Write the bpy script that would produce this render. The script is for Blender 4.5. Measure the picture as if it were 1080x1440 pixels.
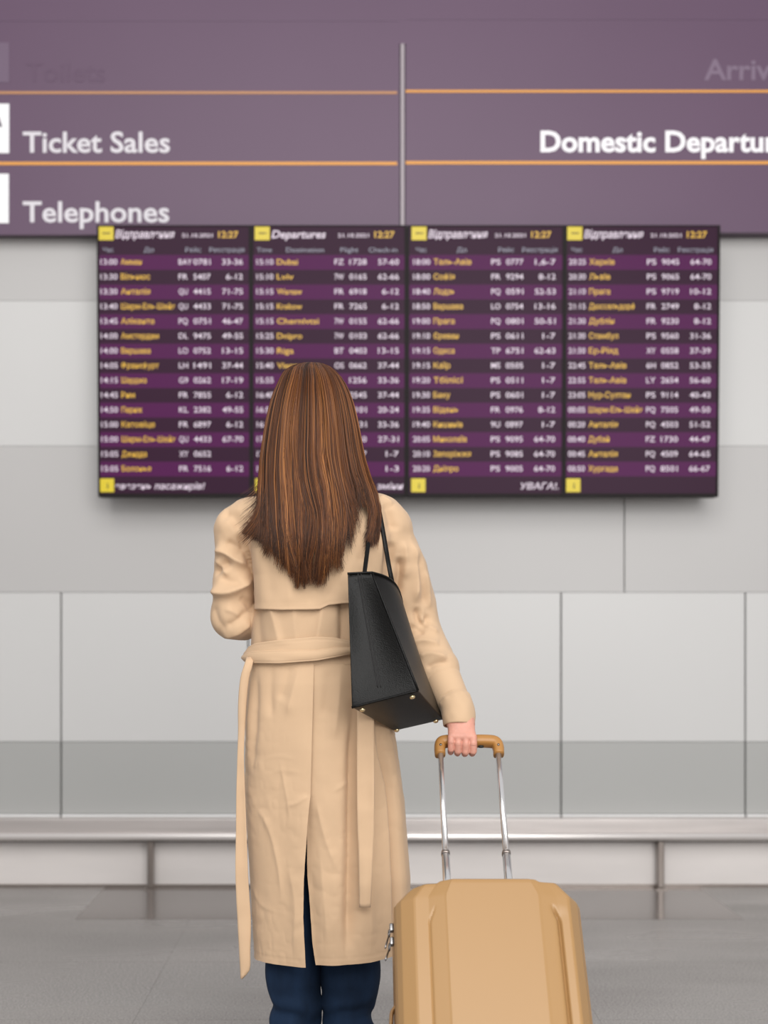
import bpy, math, random
import numpy as np
from mathutils import Vector, Matrix
from mathutils.bvhtree import BVHTree

for o in list(bpy.data.objects):
    bpy.data.objects.remove(o)
SC = bpy.context.scene
COL = SC.collection
rng = np.random.default_rng(7)
random.seed(7)

# ------------------------------------------------------------------ camera
F = 1900.0                 # focal length in pixels of the 1080x1440 frame
CAMH = 1.086               # eye height of the lens
VX, HY = 491.0, 888.0      # vanishing point of the floor joints / horizon row
cam_d = bpy.data.cameras.new('camera')
cam = bpy.data.objects.new('camera', cam_d)
COL.objects.link(cam)
cam.location = (0, 0, CAMH)
cam.rotation_euler = (math.pi / 2, 0, 0)
cam_d.sensor_fit = 'VERTICAL'
cam_d.sensor_height = 36.0
cam_d.lens = F / 1440 * 36
cam_d.shift_x = (540 - VX) / 1440
cam_d.shift_y = (HY - 720) / 1440
cam_d.dof.use_dof = True
cam_d.dof.focus_distance = 2.93
cam_d.dof.aperture_fstop = 2.75
SC.camera = cam

# ------------------------------------------------------------------ light
vs = SC.view_settings
vs.view_transform = 'Standard'
vs.look = 'None'
vs.exposure = 0.0
vs.gamma = 1.0
vs.use_curve_mapping = False

world = bpy.data.worlds.new('hall_light')
SC.world = world
world.use_nodes = True
nt = world.node_tree
nt.nodes.clear()
wo = nt.nodes.new('ShaderNodeOutputWorld')
bg = nt.nodes.new('ShaderNodeBackground')
ramp = nt.nodes.new('ShaderNodeValToRGB')
geo = nt.nodes.new('ShaderNodeTexCoord')
sep = nt.nodes.new('ShaderNodeSeparateXYZ')
mr = nt.nodes.new('ShaderNodeMapRange')
nt.links.new(geo.outputs['Generated'], sep.inputs[0])
nt.links.new(sep.outputs['Z'], mr.inputs[0])
mr.inputs[1].default_value = -1
mr.inputs[2].default_value = 1
nt.links.new(mr.outputs[0], ramp.inputs[0])
ramp.color_ramp.elements[0].position = 0.42
ramp.color_ramp.elements[0].color = (0.80, 0.78, 0.77, 1)
ramp.color_ramp.elements[1].position = 0.95
ramp.color_ramp.elements[1].color = (0.92, 0.93, 0.95, 1)
nt.links.new(ramp.outputs[0], bg.inputs[0])
bg.inputs[1].default_value = 0.64
nt.links.new(bg.outputs[0], wo.inputs[0])


def area(name, loc, target, sx, sy, power, color=(1, 1, 1)):
    d = bpy.data.lights.new(name, 'AREA')
    d.shape = 'RECTANGLE'
    d.size, d.size_y = sx, sy
    d.energy = power
    d.color = color
    o = bpy.data.objects.new(name, d)
    COL.objects.link(o)
    o.location = loc
    o.rotation_euler = (Vector(target) - Vector(loc)).to_track_quat('-Z', 'Y').to_euler()
    return o


area('ceiling_light', (-0.3, -1.2, 4.6), (0.1, 4.2, 0.8), 5.0, 3.5, 250, (1, 0.985, 0.96))
area('front_fill_light', (2.3, -3.2, 2.8), (0.3, 4.0, 0.9), 4.0, 3.0, 225, (1, 0.99, 0.97))  # added front fill from behind the camera; no window is known there


# ------------------------------------------------------------------ helpers
def lin(r, g, b):
    def f(c):
        c /= 255.0
        return c / 12.92 if c <= 0.04045 else ((c + 0.055) / 1.055) ** 2.4
    return (f(r), f(g), f(b))


MATS = {}


def mat(name, rgb, rough=0.5, metal=0.0, emit=None, estr=1.0, spec=0.5, sheen=0.0, coat=0.0,
        noise=None, bump=None, aniso=None):
    """rgb is sRGB 0-255. noise=(scale, amount, stretch xyz); bump=(scale, strength, stretch xyz)."""
    if name in MATS:
        return MATS[name]
    m = bpy.data.materials.new(name)
    m.use_nodes = True
    t = m.node_tree
    p = t.nodes['Principled BSDF']
    c = lin(*rgb)
    p.inputs['Base Color'].default_value = (*c, 1)
    p.inputs['Roughness'].default_value = rough
    p.inputs['Metallic'].default_value = metal
    p.inputs['Specular IOR Level'].default_value = spec
    if sheen:
        p.inputs['Sheen Weight'].default_value = sheen
        p.inputs['Sheen Roughness'].default_value = 0.5
    if coat:
        p.inputs['Coat Weight'].default_value = coat
        p.inputs['Coat Roughness'].default_value = 0.12
    if emit:
        p.inputs['Emission Color'].default_value = (*lin(*emit), 1)
        p.inputs['Emission Strength'].default_value = estr
    tc = None
    if noise or bump:
        tc = t.nodes.new('ShaderNodeTexCoord')

    def nz(scale, stretch, detail=4):
        mp = t.nodes.new('ShaderNodeMapping')
        mp.inputs['Scale'].default_value = stretch
        n = t.nodes.new('ShaderNodeTexNoise')
        n.inputs['Scale'].default_value = scale
        n.inputs['Detail'].default_value = detail
        t.links.new(tc.outputs['Object'], mp.inputs[0])
        t.links.new(mp.outputs[0], n.inputs[0])
        return n
    if noise:
        n = nz(noise[0], noise[2])
        r = t.nodes.new('ShaderNodeValToRGB')
        a = noise[1]
        r.color_ramp.elements[0].position = 0.3
        r.color_ramp.elements[1].position = 0.7
        r.color_ramp.elements[0].color = (*[min(1, v * (1 - a)) for v in c], 1)
        r.color_ramp.elements[1].color = (*[min(1, v * (1 + a)) for v in c], 1)
        t.links.new(n.outputs[0], r.inputs[0])
        t.links.new(r.outputs[0], p.inputs['Base Color'])
    if bump:
        n = nz(bump[0], bump[2], 2)
        b = t.nodes.new('ShaderNodeBump')
        b.inputs['Strength'].default_value = bump[1]
        b.inputs['Distance'].default_value = 0.002
        t.links.new(n.outputs[0], b.inputs['Height'])
        t.links.new(b.outputs[0], p.inputs['Normal'])
    MATS[name] = m
    return m


ORIGIN = {}


def link(o, parent=None):
    COL.objects.link(o)
    if parent is not None:
        o.parent = parent
        ORIGIN[o.name] = ORIGIN.get(parent.name, np.zeros(3))
    return o


def thing(name, label, cat, loc, group=None):
    o = bpy.data.objects.new(name, None)
    o.empty_display_size = 0.1
    COL.objects.link(o)
    o.location = loc
    ORIGIN[o.name] = np.array(loc, float)
    o['label'] = label
    o['category'] = cat
    if group:
        o['group'] = group
    return o


def build(name, verts, faces, m, parent=None, smooth=False, local=False, label=None, kind=None):
    """one mesh object; verts in world space (moved into the thing's frame) unless local."""
    v = np.asarray(verts, float).reshape(-1, 3)
    if parent is not None and not local:
        v = v - ORIGIN.get(parent.name, np.zeros(3))
    me = bpy.data.meshes.new(name)
    if isinstance(faces, np.ndarray):
        n = len(faces)
        k = faces.shape[1]
        me.vertices.add(len(v))
        me.vertices.foreach_set('co', v.astype(np.float32).ravel())
        me.loops.add(n * k)
        me.loops.foreach_set('vertex_index', faces.astype(np.int32).ravel())
        me.polygons.add(n)
        me.polygons.foreach_set('loop_start', np.arange(0, n * k, k, dtype=np.int32))
        me.update(calc_edges=True)
        me.validate()
    else:
        me.from_pydata([tuple(p) for p in v], [], [tuple(f) for f in faces])
        me.update()
    if m is not None:
        for mm in (m if isinstance(m, (list, tuple)) else [m]):
            me.materials.append(mm)
    if smooth:
        me.polygons.foreach_set('use_smooth', np.ones(len(me.polygons), dtype=bool))
    o = bpy.data.objects.new(name, me)
    link(o, parent)
    if label:
        o['label'] = label
    if kind:
        o['kind'] = kind
    return o


def bevel(o, w, seg=2):
    b = o.modifiers.new('bevel', 'BEVEL')
    b.width = w
    b.segments = seg
    b.limit_method = 'ANGLE'
    b.angle_limit = math.radians(40)
    b.harden_normals = False
    o.data.polygons.foreach_set('use_smooth', np.ones(len(o.data.polygons), dtype=bool))
    w_ = o.modifiers.new('wn', 'WEIGHTED_NORMAL')
    w_.keep_sharp = False
    return o


def solidify(o, t, off=-1):
    s = o.modifiers.new('solid', 'SOLIDIFY')
    s.thickness = t
    s.offset = off
    return o


BOXF = [(0, 3, 2, 1), (4, 5, 6, 7), (0, 1, 5, 4), (1, 2, 6, 5), (2, 3, 7, 6), (3, 0, 4, 7)]


def box(name, x0, x1, y0, y1, z0, z1, m, parent=None, bev=0, **kw):
    v = [(x0, y0, z0), (x1, y0, z0), (x1, y1, z0), (x0, y1, z0), (x0, y0, z1), (x1, y0, z1), (x1, y1, z1), (x0, y1, z1)]
    o = build(name, v, BOXF, m, parent, **kw)
    if bev:
        bevel(o, bev)
    return o


def PX(px, Y):
    return (px - VX) * Y / F


def PZ(py, Y):
    return CAMH - (py - HY) * Y / F


def P3(px, py, Y):
    return np.array((PX(px, Y), Y, PZ(py, Y)))


def grid_faces(nu, nv, wrap_u=False):
    """vertices are indexed [v * nu + u]"""
    u = np.arange(nu if wrap_u else nu - 1)
    v = np.arange(nv - 1)
    U, V = np.meshgrid(u, v)
    U2 = (U + 1) % nu
    return np.stack([V * nu + U, V * nu + U2, (V + 1) * nu + U2, (V + 1) * nu + U], -1).reshape(-1, 4)


def catmull(pts, n):
    """resample a polyline smoothly to n points"""
    p = np.asarray(pts, float)
    d = np.r_[0, np.cumsum(np.linalg.norm(np.diff(p[:, :3] if p.shape[1] >= 3 else p, axis=0), axis=1))]
    t = np.linspace(0, d[-1], n)
    q = np.empty((n, p.shape[1]))
    m = np.empty_like(p)
    m[1:-1] = (p[2:] - p[:-2]) / (d[2:] - d[:-2])[:, None]
    m[0] = (p[1] - p[0]) / (d[1] - d[0])
    m[-1] = (p[-1] - p[-2]) / (d[-1] - d[-2])
    i = np.clip(np.searchsorted(d, t, 'right') - 1, 0, len(p) - 2)
    h = d[i + 1] - d[i]
    s = ((t - d[i]) / h)[:, None]
    h = h[:, None]
    q = (2 * s**3 - 3 * s**2 + 1) * p[i] + (s**3 - 2 * s**2 + s) * h * m[i] + (-2 * s**3 + 3 * s**2) * p[i + 1] + (s**3 - s**2) * h * m[i + 1]
    return q


def tube_verts(path, ra, rb=None, sides=10, up=(0, 1, 0), power=1.0):
    """closed tube along path; ra along side axis, rb along up axis"""
    p = np.asarray(path, float)
    n = len(p)
    ra = np.broadcast_to(np.asarray(ra, float), (n,))
    rb = ra if rb is None else np.broadcast_to(np.asarray(rb, float), (n,))
    tg = np.gradient(p, axis=0)
    tg /= np.linalg.norm(tg, axis=1)[:, None]
    up = np.broadcast_to(np.asarray(up, float), (n, 3))
    sd = np.cross(tg, up)
    sd /= np.linalg.norm(sd, axis=1)[:, None] + 1e-9
    u2 = np.cross(sd, tg)
    a = np.linspace(0, 2 * math.pi, sides, endpoint=False)
    ca, sa = np.cos(a), np.sin(a)
    ca = np.sign(ca) * np.abs(ca) ** power
    sa = np.sign(sa) * np.abs(sa) ** power
    v = p[:, None] + sd[:, None] * (ra[:, None] * ca)[..., None] + u2[:, None] * (rb[:, None] * sa)[..., None]
    return v.reshape(-1, 3)


def tube(name, path, ra, m, parent=None, rb=None, sides=12, up=(0, 1, 0), power=1.0, smooth=True, **kw):
    v = tube_verts(path, ra, rb, sides, up, power)
    n = len(path)
    f = [tuple(q) for q in grid_faces(sides, n, True)]
    f.append(tuple(range(sides))[::-1])
    f.append(tuple(range((n - 1) * sides, n * sides)))
    return build(name, v, f, m, parent, smooth=smooth, **kw)


# --- lattice noise
def _hash(ix, iy, iz, seed):
    h = (ix.astype(np.int64) * 374761393 + iy.astype(np.int64) * 668265263 + iz.astype(np.int64) * 2147483647 + seed * 974711) & 0xffffffff
    h = ((h ^ (h >> 13)) * 1274126177) & 0xffffffff
    h = (h ^ (h >> 16)) & 0xffffffff
    return h / 4294967295.0 * 2 - 1


def vnoise(p, scale, seed=0):
    p = np.asarray(p) * np.asarray(scale)
    i = np.floor(p).astype(np.int64)
    f = p - i
    f = f * f * f * (f * (f * 6 - 15) + 10)
    r = 0
    for dx in (0, 1):
        for dy in (0, 1):
            for dz in (0, 1):
                w = (f[:, 0] if dx else 1 - f[:, 0]) * (f[:, 1] if dy else 1 - f[:, 1]) * (f[:, 2] if dz else 1 - f[:, 2])
                r = r + w * _hash(i[:, 0] + dx, i[:, 1] + dy, i[:, 2] + dz, seed)
    return r


# --- signed distance field + surface nets
class SDF:
    def __init__(s, lo, hi, res):
        s.lo = np.array(lo, float)
        s.res = res
        n = np.ceil((np.array(hi) - s.lo) / res).astype(int) + 1
        s.ax = [s.lo[k] + np.arange(n[k]) * res for k in range(3)]
        s.d = np.full(n, 1.0, np.float32)

    def _win(s, lo, hi):
        sl = []
        for k in range(3):
            a = int(np.clip(np.searchsorted(s.ax[k], lo[k]), 0, len(s.ax[k])))
            b = int(np.clip(np.searchsorted(s.ax[k], hi[k]), 0, len(s.ax[k])))
            sl.append(slice(a, b))
        X = s.ax[0][sl[0]][:, None, None]
        Y = s.ax[1][sl[1]][None, :, None]
        Z = s.ax[2][sl[2]][None, None, :]
        return tuple(sl), X, Y, Z

    def _mix(s, sl, d, k):
        a = s.d[sl]
        if d.size == 0:
            return
        if np.ndim(k) == 0 and k <= 0:
            s.d[sl] = np.minimum(a, d)
            return
        h = np.maximum(k - np.abs(a - d), 0) / k
        s.d[sl] = np.minimum(a, d) - h * h * k * 0.25

    def cap(s, a, b, ra, rb=None, k=0.01, kz=None, sq=None):
        a, b = np.array(a, float), np.array(b, float)
        rb = ra if rb is None else rb
        mrg = max(ra, rb) * 1.5 + 0.04
        sl, X, Y, Z = s._win(np.minimum(a, b) - mrg, np.maximum(a, b) + mrg)
        ab = b - a
        L = max(1e-9, ab @ ab)
        t = np.clip(((X - a[0]) * ab[0] + (Y - a[1]) * ab[1] + (Z - a[2]) * ab[2]) / L, 0, 1)
        dx, dy, dz = X - a[0] - t * ab[0], Y - a[1] - t * ab[1], Z - a[2] - t * ab[2]
        if sq is not None:
            dx, dy, dz = dx / sq[0], dy / sq[1], dz / sq[2]
        d = np.sqrt(dx**2 + dy**2 + dz**2) - (ra + (rb - ra) * t)
        kk = k if kz is None else kz(Z)
        s._mix(sl, d, kk)

    def chain(s, pts, rs, k=0.01, kz=None, sq=None):
        for i in range(len(pts) - 1):
            s.cap(pts[i], pts[i + 1], rs[i], rs[i + 1], k, kz, sq)

    def ell(s, c, r, k=0.01, sub=False):
        c, r = np.array(c, float), np.array(r, float)
        sl, X, Y, Z = s._win(c - r * 1.4 - 0.03, c + r * 1.4 + 0.03)
        x, y, z = X - c[0], Y - c[1], Z - c[2]
        k0 = np.sqrt((x / r[0])**2 + (y / r[1])**2 + (z / r[2])**2)
        k1 = np.sqrt((x / r[0]**2)**2 + (y / r[1]**2)**2 + (z / r[2]**2)**2) + 1e-9
        d = k0 * (k0 - 1) / k1
        if sub:
            a = s.d[sl]
            d = -d
            h = np.maximum(k - np.abs(a - d), 0) / k
            s.d[sl] = np.maximum(a, d) + h * h * k * 0.25
        else:
            s._mix(sl, d, k)

    def loft(s, zs, cx, cy, ax, by, k=0.01, e=2.0):
        e = np.interp(0, [0], [e]) if np.ndim(e) == 0 else np.array(e)
        """stack of ellipses, zs ascending"""
        zs = np.array(zs)
        mrg = 0.05
        lo = (min(np.array(cx) - ax) - mrg, min(np.array(cy) - by) - mrg, zs[0] - mrg)
        hi = (max(np.array(cx) + ax) + mrg, max(np.array(cy) + by) + mrg, zs[-1] + mrg)
        sl, X, Y, Z = s._win(lo, hi)
        zz = Z.ravel()
        g = [np.interp(zz, zs, q)[None, None, :] for q in (cx, cy, ax, by)]
        if np.ndim(e):
            e = np.interp(zz, zs, e)[None, None, :]
        q = (np.abs((X - g[0]) / g[2])**e + np.abs((Y - g[1]) / g[3])**e) ** (1 / e)
        d = (q - 1) * np.minimum(g[2], g[3])
        d = np.maximum(d, np.maximum(zs[0] - Z, Z - zs[-1]))
        s._mix(sl, d, k)

    def mesh(s, smooth=2):
        d = s.d
        ins = d < 0
        c = [ins[i:ins.shape[0] - 1 + i, j:ins.shape[1] - 1 + j, k:ins.shape[2] - 1 + k] for i in (0, 1) for j in (0, 1) for k in (0, 1)]
        cnt = sum(x.astype(np.int8) for x in c)
        act = (cnt > 0) & (cnt < 8)
        idx = np.argwhere(act)
        num = np.full(act.shape, -1, np.int64)
        num[act] = np.arange(len(idx))
        val = {}
        for i in (0, 1):
            for j in (0, 1):
                for k in (0, 1):
                    val[(i, j, k)] = d[idx[:, 0] + i, idx[:, 1] + j, idx[:, 2] + k]
        acc = np.zeros((len(idx), 3))
        w = np.zeros(len(idx))
        ks = list(val)
        for a in ks:
            for b in ks:
                if b > a and sum(abs(p - q) for p, q in zip(a, b)) == 1:
                    va, vb = val[a], val[b]
                    m = (va < 0) != (vb < 0)
                    t = np.where(m, va / np.where(m, va - vb, 1), 0)
                    p = np.array(a)[None] + t[:, None] * (np.array(b) - np.array(a))[None]
                    acc += p * m[:, None]
                    w += m
        v = s.lo + (idx + acc / w[:, None]) * s.res
        F_ = []
        for axn in range(3):
            o1, o2 = (axn + 1) % 3, (axn + 2) % 3
            n = ins.shape
            sl0 = [slice(None)] * 3
            sl1 = [slice(None)] * 3
            sl0[axn] = slice(0, n[axn] - 1)
            sl1[axn] = slice(1, n[axn])
            A, B = ins[tuple(sl0)], ins[tuple(sl1)]
            e = np.argwhere(A != B)
            e = e[(e[:, o1] > 0) & (e[:, o2] > 0) & (e[:, o1] < n[o1] - 1) & (e[:, o2] < n[o2] - 1)]
            flip = A[tuple(e.T)]
            q = []
            for (p1, p2) in ((0, 0), (1, 0), (1, 1), (0, 1)):
                f = e.copy()
                f[:, o1] -= 1 - p1
                f[:, o2] -= 1 - p2
                q.append(num[tuple(f.T)])
            q = np.stack(q, -1)
            q[~flip] = q[~flip][:, ::-1]
            F_.append(q)
        f = np.concatenate(F_)
        f = f[(f >= 0).all(1)]
        for _ in range(smooth):
            v = laplace(v, f)
        return v, f


def laplace(v, f, lam=0.6):
    acc = np.zeros_like(v)
    n = np.zeros(len(v))
    for a, b in ((0, 1), (1, 2), (2, 3), (3, 0)):
        np.add.at(acc, f[:, a], v[f[:, b]])
        np.add.at(acc, f[:, b], v[f[:, a]])
        np.add.at(n, f[:, a], 1)
        np.add.at(n, f[:, b], 1)
    return v + lam * (acc / np.maximum(n, 1)[:, None] - v)


def vnormals(v, f):
    nrm = np.cross(v[f[:, 2]] - v[f[:, 0]], v[f[:, 3]] - v[f[:, 1]])
    out = np.zeros_like(v)
    for k in range(4):
        np.add.at(out, f[:, k], nrm)
    return out / (np.linalg.norm(out, axis=1)[:, None] + 1e-12)


def folds_at(px, py, folds):
    """relief in metres from a list of fold lines.
    fold = (points, amplitude mm, width on the left-hand/under side, width on the other side) in photograph-scaled units on the cloth"""
    out = np.zeros(len(px))
    for pts, amp, w1, w2 in folds:
        p = catmull(np.array(pts, float), 14) if len(pts) > 2 else np.array(pts, float)
        seg = np.linalg.norm(np.diff(p, axis=0), axis=1)
        tot = seg.sum()
        best = np.full(len(px), 1e9)
        sd = np.zeros(len(px))
        tt = np.zeros(len(px))
        run = 0
        m = max(w1, w2) * 3
        sel = np.where((px > p[:, 0].min() - m) & (px < p[:, 0].max() + m) & (py > p[:, 1].min() - m) & (py < p[:, 1].max() + m))[0]
        x, y = px[sel], py[sel]
        b, sdd, ttt = best[sel], sd[sel], tt[sel]
        for i in range(len(p) - 1):
            d = p[i + 1] - p[i]
            L = seg[i]
            t = np.clip(((x - p[i, 0]) * d[0] + (y - p[i, 1]) * d[1]) / L**2, 0, 1)
            ex, ey = x - p[i, 0] - t * d[0], y - p[i, 1] - t * d[1]
            ds = np.hypot(ex, ey)
            sg = np.sign(-ex * d[1] + ey * d[0])
            u = ds < b
            b = np.where(u, ds, b)
            sdd = np.where(u, ds * sg, sdd)
            ttt = np.where(u, (run + t * L) / tot, ttt)
            run += L
        w = np.where(sdd > 0, w1, w2) * 0.85
        fade = np.clip(np.minimum(ttt, 1 - ttt) / 0.22, 0, 1)
        fade = fade * fade * (3 - 2 * fade) * 0.85 + 0.15
        out[sel] += amp * 1e-3 * np.exp(-(np.abs(sdd) / w)**(1.3 if amp > 0 else 1.8)) * fade
    return out


# ------------------------------------------------------------------ text
TXT = {}


def text_geo(s, bold=0.0, shear=0.0):
    key = (s, bold, shear)
    if key not in TXT:
        c = bpy.data.curves.new('t', 'FONT')
        c.body = s
        c.size = 1.0
        c.offset = bold
        c.shear = shear
        c.resolution_u = 3
        c.fill_mode = 'FRONT'
        o = bpy.data.objects.new('t', c)
        me = bpy.data.meshes.new_from_object(o)
        n = len(me.vertices)
        v = np.empty(n * 3, np.float32)
        me.vertices.foreach_get('co', v)
        v = v.reshape(-1, 3)[:, :2].astype(float)
        f = [tuple(p.vertices) for p in me.polygons]
        bpy.data.objects.remove(o)
        bpy.data.curves.remove(c)
        bpy.data.meshes.remove(me)
        TXT[key] = (v, f)
    return TXT[key]


CAP = None


def place_text(s, x, base, cap, width, align='L', bold=0.0, shear=0.0, per=None):
    """returns 2-D verts (x right, y up) and faces; width fits the string (None = natural)"""
    global CAP
    if CAP is None:
        CAP = text_geo('H')[0][:, 1].max()
    v, f = text_geo(s, bold, shear)
    v = v.copy()
    x0, x1 = v[:, 0].min(), v[:, 0].max()
    sc = cap / CAP
    sx = sc if width is None else width / (x1 - x0)
    v[:, 0] = (v[:, 0] - x0) * sx
    v[:, 1] *= sc
    w = v[:, 0].max()
    off = {'L': 0, 'R': -w, 'C': -w / 2}[align]
    v[:, 0] += x + off
    v[:, 1] += base
    return v, f


def merge(parts):
    V, F_ = [], []
    n = 0
    for v, f in parts:
        V.append(v)
        F_ += [tuple(i + n for i in q) for q in f]
        n += len(v)
    return np.concatenate(V), F_


# ------------------------------------------------------------------ materials
m_joint = mat('joint_dark', (92, 88, 86), 0.8)  # dark grey backing that shows in the panel joints
m_pan_white = mat('panel_white', (208, 207, 206), 0.32, spec=0.4, noise=(0.6, 0.02, (1, 1, 1)))
m_pan_grey = mat('panel_light_grey', (191, 189, 188), 0.32, spec=0.4, noise=(0.6, 0.02, (1, 1, 1)))
m_pan_dark = mat('panel_mid_grey', (176, 176, 174), 0.3, spec=0.4, noise=(0.8, 0.02, (1, 1, 1)))
m_steel = mat('brushed_steel', (205, 198, 195), 0.38, metal=0.75, noise=(3, 0.10, (0.5, 1, 9)), bump=(40, 0.05, (0.04, 1, 1)))
m_steel_pale = mat('steel_kick_plate', (228, 222, 219), 0.5, metal=0.15, noise=(2.2, 0.07, (0.6, 1, 3)))
m_steel_rail = mat('steel_rail_nose', (228, 222, 219), 0.3, metal=0.6)
m_post = mat('steel_post', (150, 140, 134), 0.3, metal=0.8)
m_lip = mat('lit_edge_lip', (244, 243, 242), 0.3)  # near-white colour stands in for light caught on the panel edge
m_rail_shade = mat('rail_shade', (60, 54, 50), 0.8)  # dark colour stands in for the shadow under the rail
m_purple = mat('sign_purple', (99, 76, 99), 0.4, spec=0.35, noise=(1.2, 0.035, (1, 1, 1)))
m_purple_sm = mat('sign_purple_lower', (137, 110, 133), 0.4, spec=0.35)
m_white_txt = mat('sign_white_vinyl', (222, 218, 224), 0.5)
m_white_bold = mat('sign_white_bright', (250, 248, 252), 0.5)
m_fade_txt = mat('sign_faded_vinyl', (124, 105, 126), 0.6)
m_ghost_txt = mat('sign_ghost_vinyl', (97, 74, 97), 0.6)
m_line = mat('sign_amber_line', (228, 158, 70), 0.5)
m_line_dim = mat('sign_amber_line_dim', (192, 138, 92), 0.5)
m_strip = mat('sign_silver_strip', (158, 148, 154), 0.45, metal=0.1)
m_tile = mat('pictogram_white', (248, 248, 250), 0.5)
m_tile_fade = mat('pictogram_faded', (112, 93, 114), 0.6)
m_pict = mat('pictogram_dark', (90, 76, 90), 0.6)
m_bezel = mat('screen_bezel', (27, 21, 22), 0.5, spec=0.15)
m_row_p = mat('screen_row_purple', (22, 4, 20), 0.3, emit=(92, 40, 86), estr=0.85, spec=0.06)
m_row_d = mat('screen_row_dark', (14, 6, 11), 0.3, emit=(66, 40, 60), estr=0.75, spec=0.06)
m_scr_y = mat('screen_yellow', (24, 20, 0), 0.4, emit=(236, 210, 30), estr=0.85)
m_scr_t = mat('screen_amber_text', (20, 15, 2), 0.4, emit=(255, 200, 50), estr=0.78)
m_scr_w = mat('screen_white_text', (20, 20, 20), 0.4, emit=(245, 228, 242), estr=0.85)
m_scr_g = mat('screen_grey_text', (40, 40, 44), 0.4, emit=(150, 150, 165), estr=0.9)
m_scr_i = mat('screen_icon_mark', (70, 60, 20), 0.5, emit=(120, 100, 30), estr=0.5)

m_coat = mat('coat_gabardine', (202, 171, 139), 0.8, spec=0.22, sheen=0.15, noise=(9, 0.035, (1, 1, 1)), bump=(900, 0.10, (1, 1, 0.5)))
m_coat_in = mat('coat_lining', (70, 58, 48), 0.9)
m_denim = mat('dark_denim', (24, 42, 66), 0.85, spec=0.2, noise=(14, 0.4, (1, 1, 0.35)), bump=(700, 0.2, (1, 1, 0.4)))
m_shoe = mat('shoe_leather', (28, 25, 24), 0.4)
m_skin = mat('skin', (206, 148, 130), 0.5, spec=0.4, noise=(55, 0.07, (1, 1, 1)))
m_skin.node_tree.nodes['Principled BSDF'].inputs['Subsurface Weight'].default_value = 0.15
m_skin.node_tree.nodes['Principled BSDF'].inputs['Subsurface Radius'].default_value = (0.012, 0.005, 0.003)
m_leather = mat('black_leather', (8, 7, 6), 0.38, spec=0.19, bump=(420, 0.35, (1, 1, 1)))
m_thread = mat('black_thread', (27, 25, 25), 0.7)
m_brass = mat('pale_brass', (226, 204, 160), 0.25, metal=0.9)
m_case = mat('suitcase_gold', (163, 126, 81), 0.36, spec=0.5, noise=(2.5, 0.02, (1, 1, 1)))
m_case_gap = mat('suitcase_zip_tape', (120, 92, 62), 0.7)
m_case_rim = mat('suitcase_rim', (160, 121, 76), 0.4)
m_case_h = mat('suitcase_handle_plastic', (168, 119, 62), 0.38)
m_chrome = mat('polished_aluminium', (228, 226, 226), 0.22, metal=0.85)
m_zip = mat('zip_pull_metal', (150, 148, 148), 0.25, metal=1.0)
m_rubber = mat('black_rubber', (30, 30, 30), 0.6)

# floor
m_floor = mat('granite_grey', (150, 145, 142), 0.42, spec=0.4)
t = m_floor.node_tree
p = t.nodes['Principled BSDF']
tc = t.nodes.new('ShaderNodeTexCoord')
n1 = t.nodes.new('ShaderNodeTexNoise')
n1.inputs['Scale'].default_value = 170
n1.inputs['Detail'].default_value = 3
n2 = t.nodes.new('ShaderNodeTexNoise')
n2.inputs['Scale'].default_value = 1.6
n2.inputs['Detail'].default_value = 3
t.links.new(tc.outputs['Object'], n1.inputs[0])
t.links.new(tc.outputs['Object'], n2.inputs[0])
r1 = t.nodes.new('ShaderNodeValToRGB')
r1.color_ramp.elements[0].position = 0.36
r1.color_ramp.elements[1].position = 0.66
r1.color_ramp.elements[0].color = (*lin(128, 123, 121), 1)
r1.color_ramp.elements[1].color = (*lin(176, 171, 167), 1)
mx = t.nodes.new('ShaderNodeMix')
mx.data_type = 'RGBA'
mx.blend_type = 'MULTIPLY'
mx.inputs[0].default_value = 0.35
r2 = t.nodes.new('ShaderNodeValToRGB')
r2.color_ramp.elements[0].color = (0.72, 0.72, 0.72, 1)
r2.color_ramp.elements[1].color = (1.0, 1.0, 1.0, 1)
t.links.new(n1.outputs[0], r1.inputs[0])
t.links.new(n2.outputs[0], r2.inputs[0])
t.links.new(r1.outputs[0], mx.inputs[6])
t.links.new(r2.outputs[0], mx.inputs[7])
t.links.new(mx.outputs[2], p.inputs['Base Color'])
mpf = t.nodes.new('ShaderNodeMapping')
mpf.inputs['Scale'].default_value = (0.55, 1.5, 1)
n3 = t.nodes.new('ShaderNodeTexNoise')
n3.inputs['Scale'].default_value = 1.3
n3.inputs['Detail'].default_value = 3
mrf = t.nodes.new('ShaderNodeMapRange')
mrf.inputs[1].default_value = 0.35
mrf.inputs[2].default_value = 0.68
mrf.inputs[3].default_value = 0.20
mrf.inputs[4].default_value = 0.52
t.links.new(tc.outputs['Object'], mpf.inputs[0])
t.links.new(mpf.outputs[0], n3.inputs[0])
t.links.new(n3.outputs[0], mrf.inputs[0])
t.links.new(mrf.outputs[0], p.inputs['Roughness'])
m_floor_pol = mat('granite_polished', (108, 100, 96), 0.15, spec=0.5, noise=(180, 0.10, (1, 1, 1)))
m_floor_joint = mat('floor_joint', (112, 107, 104), 0.8)

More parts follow.
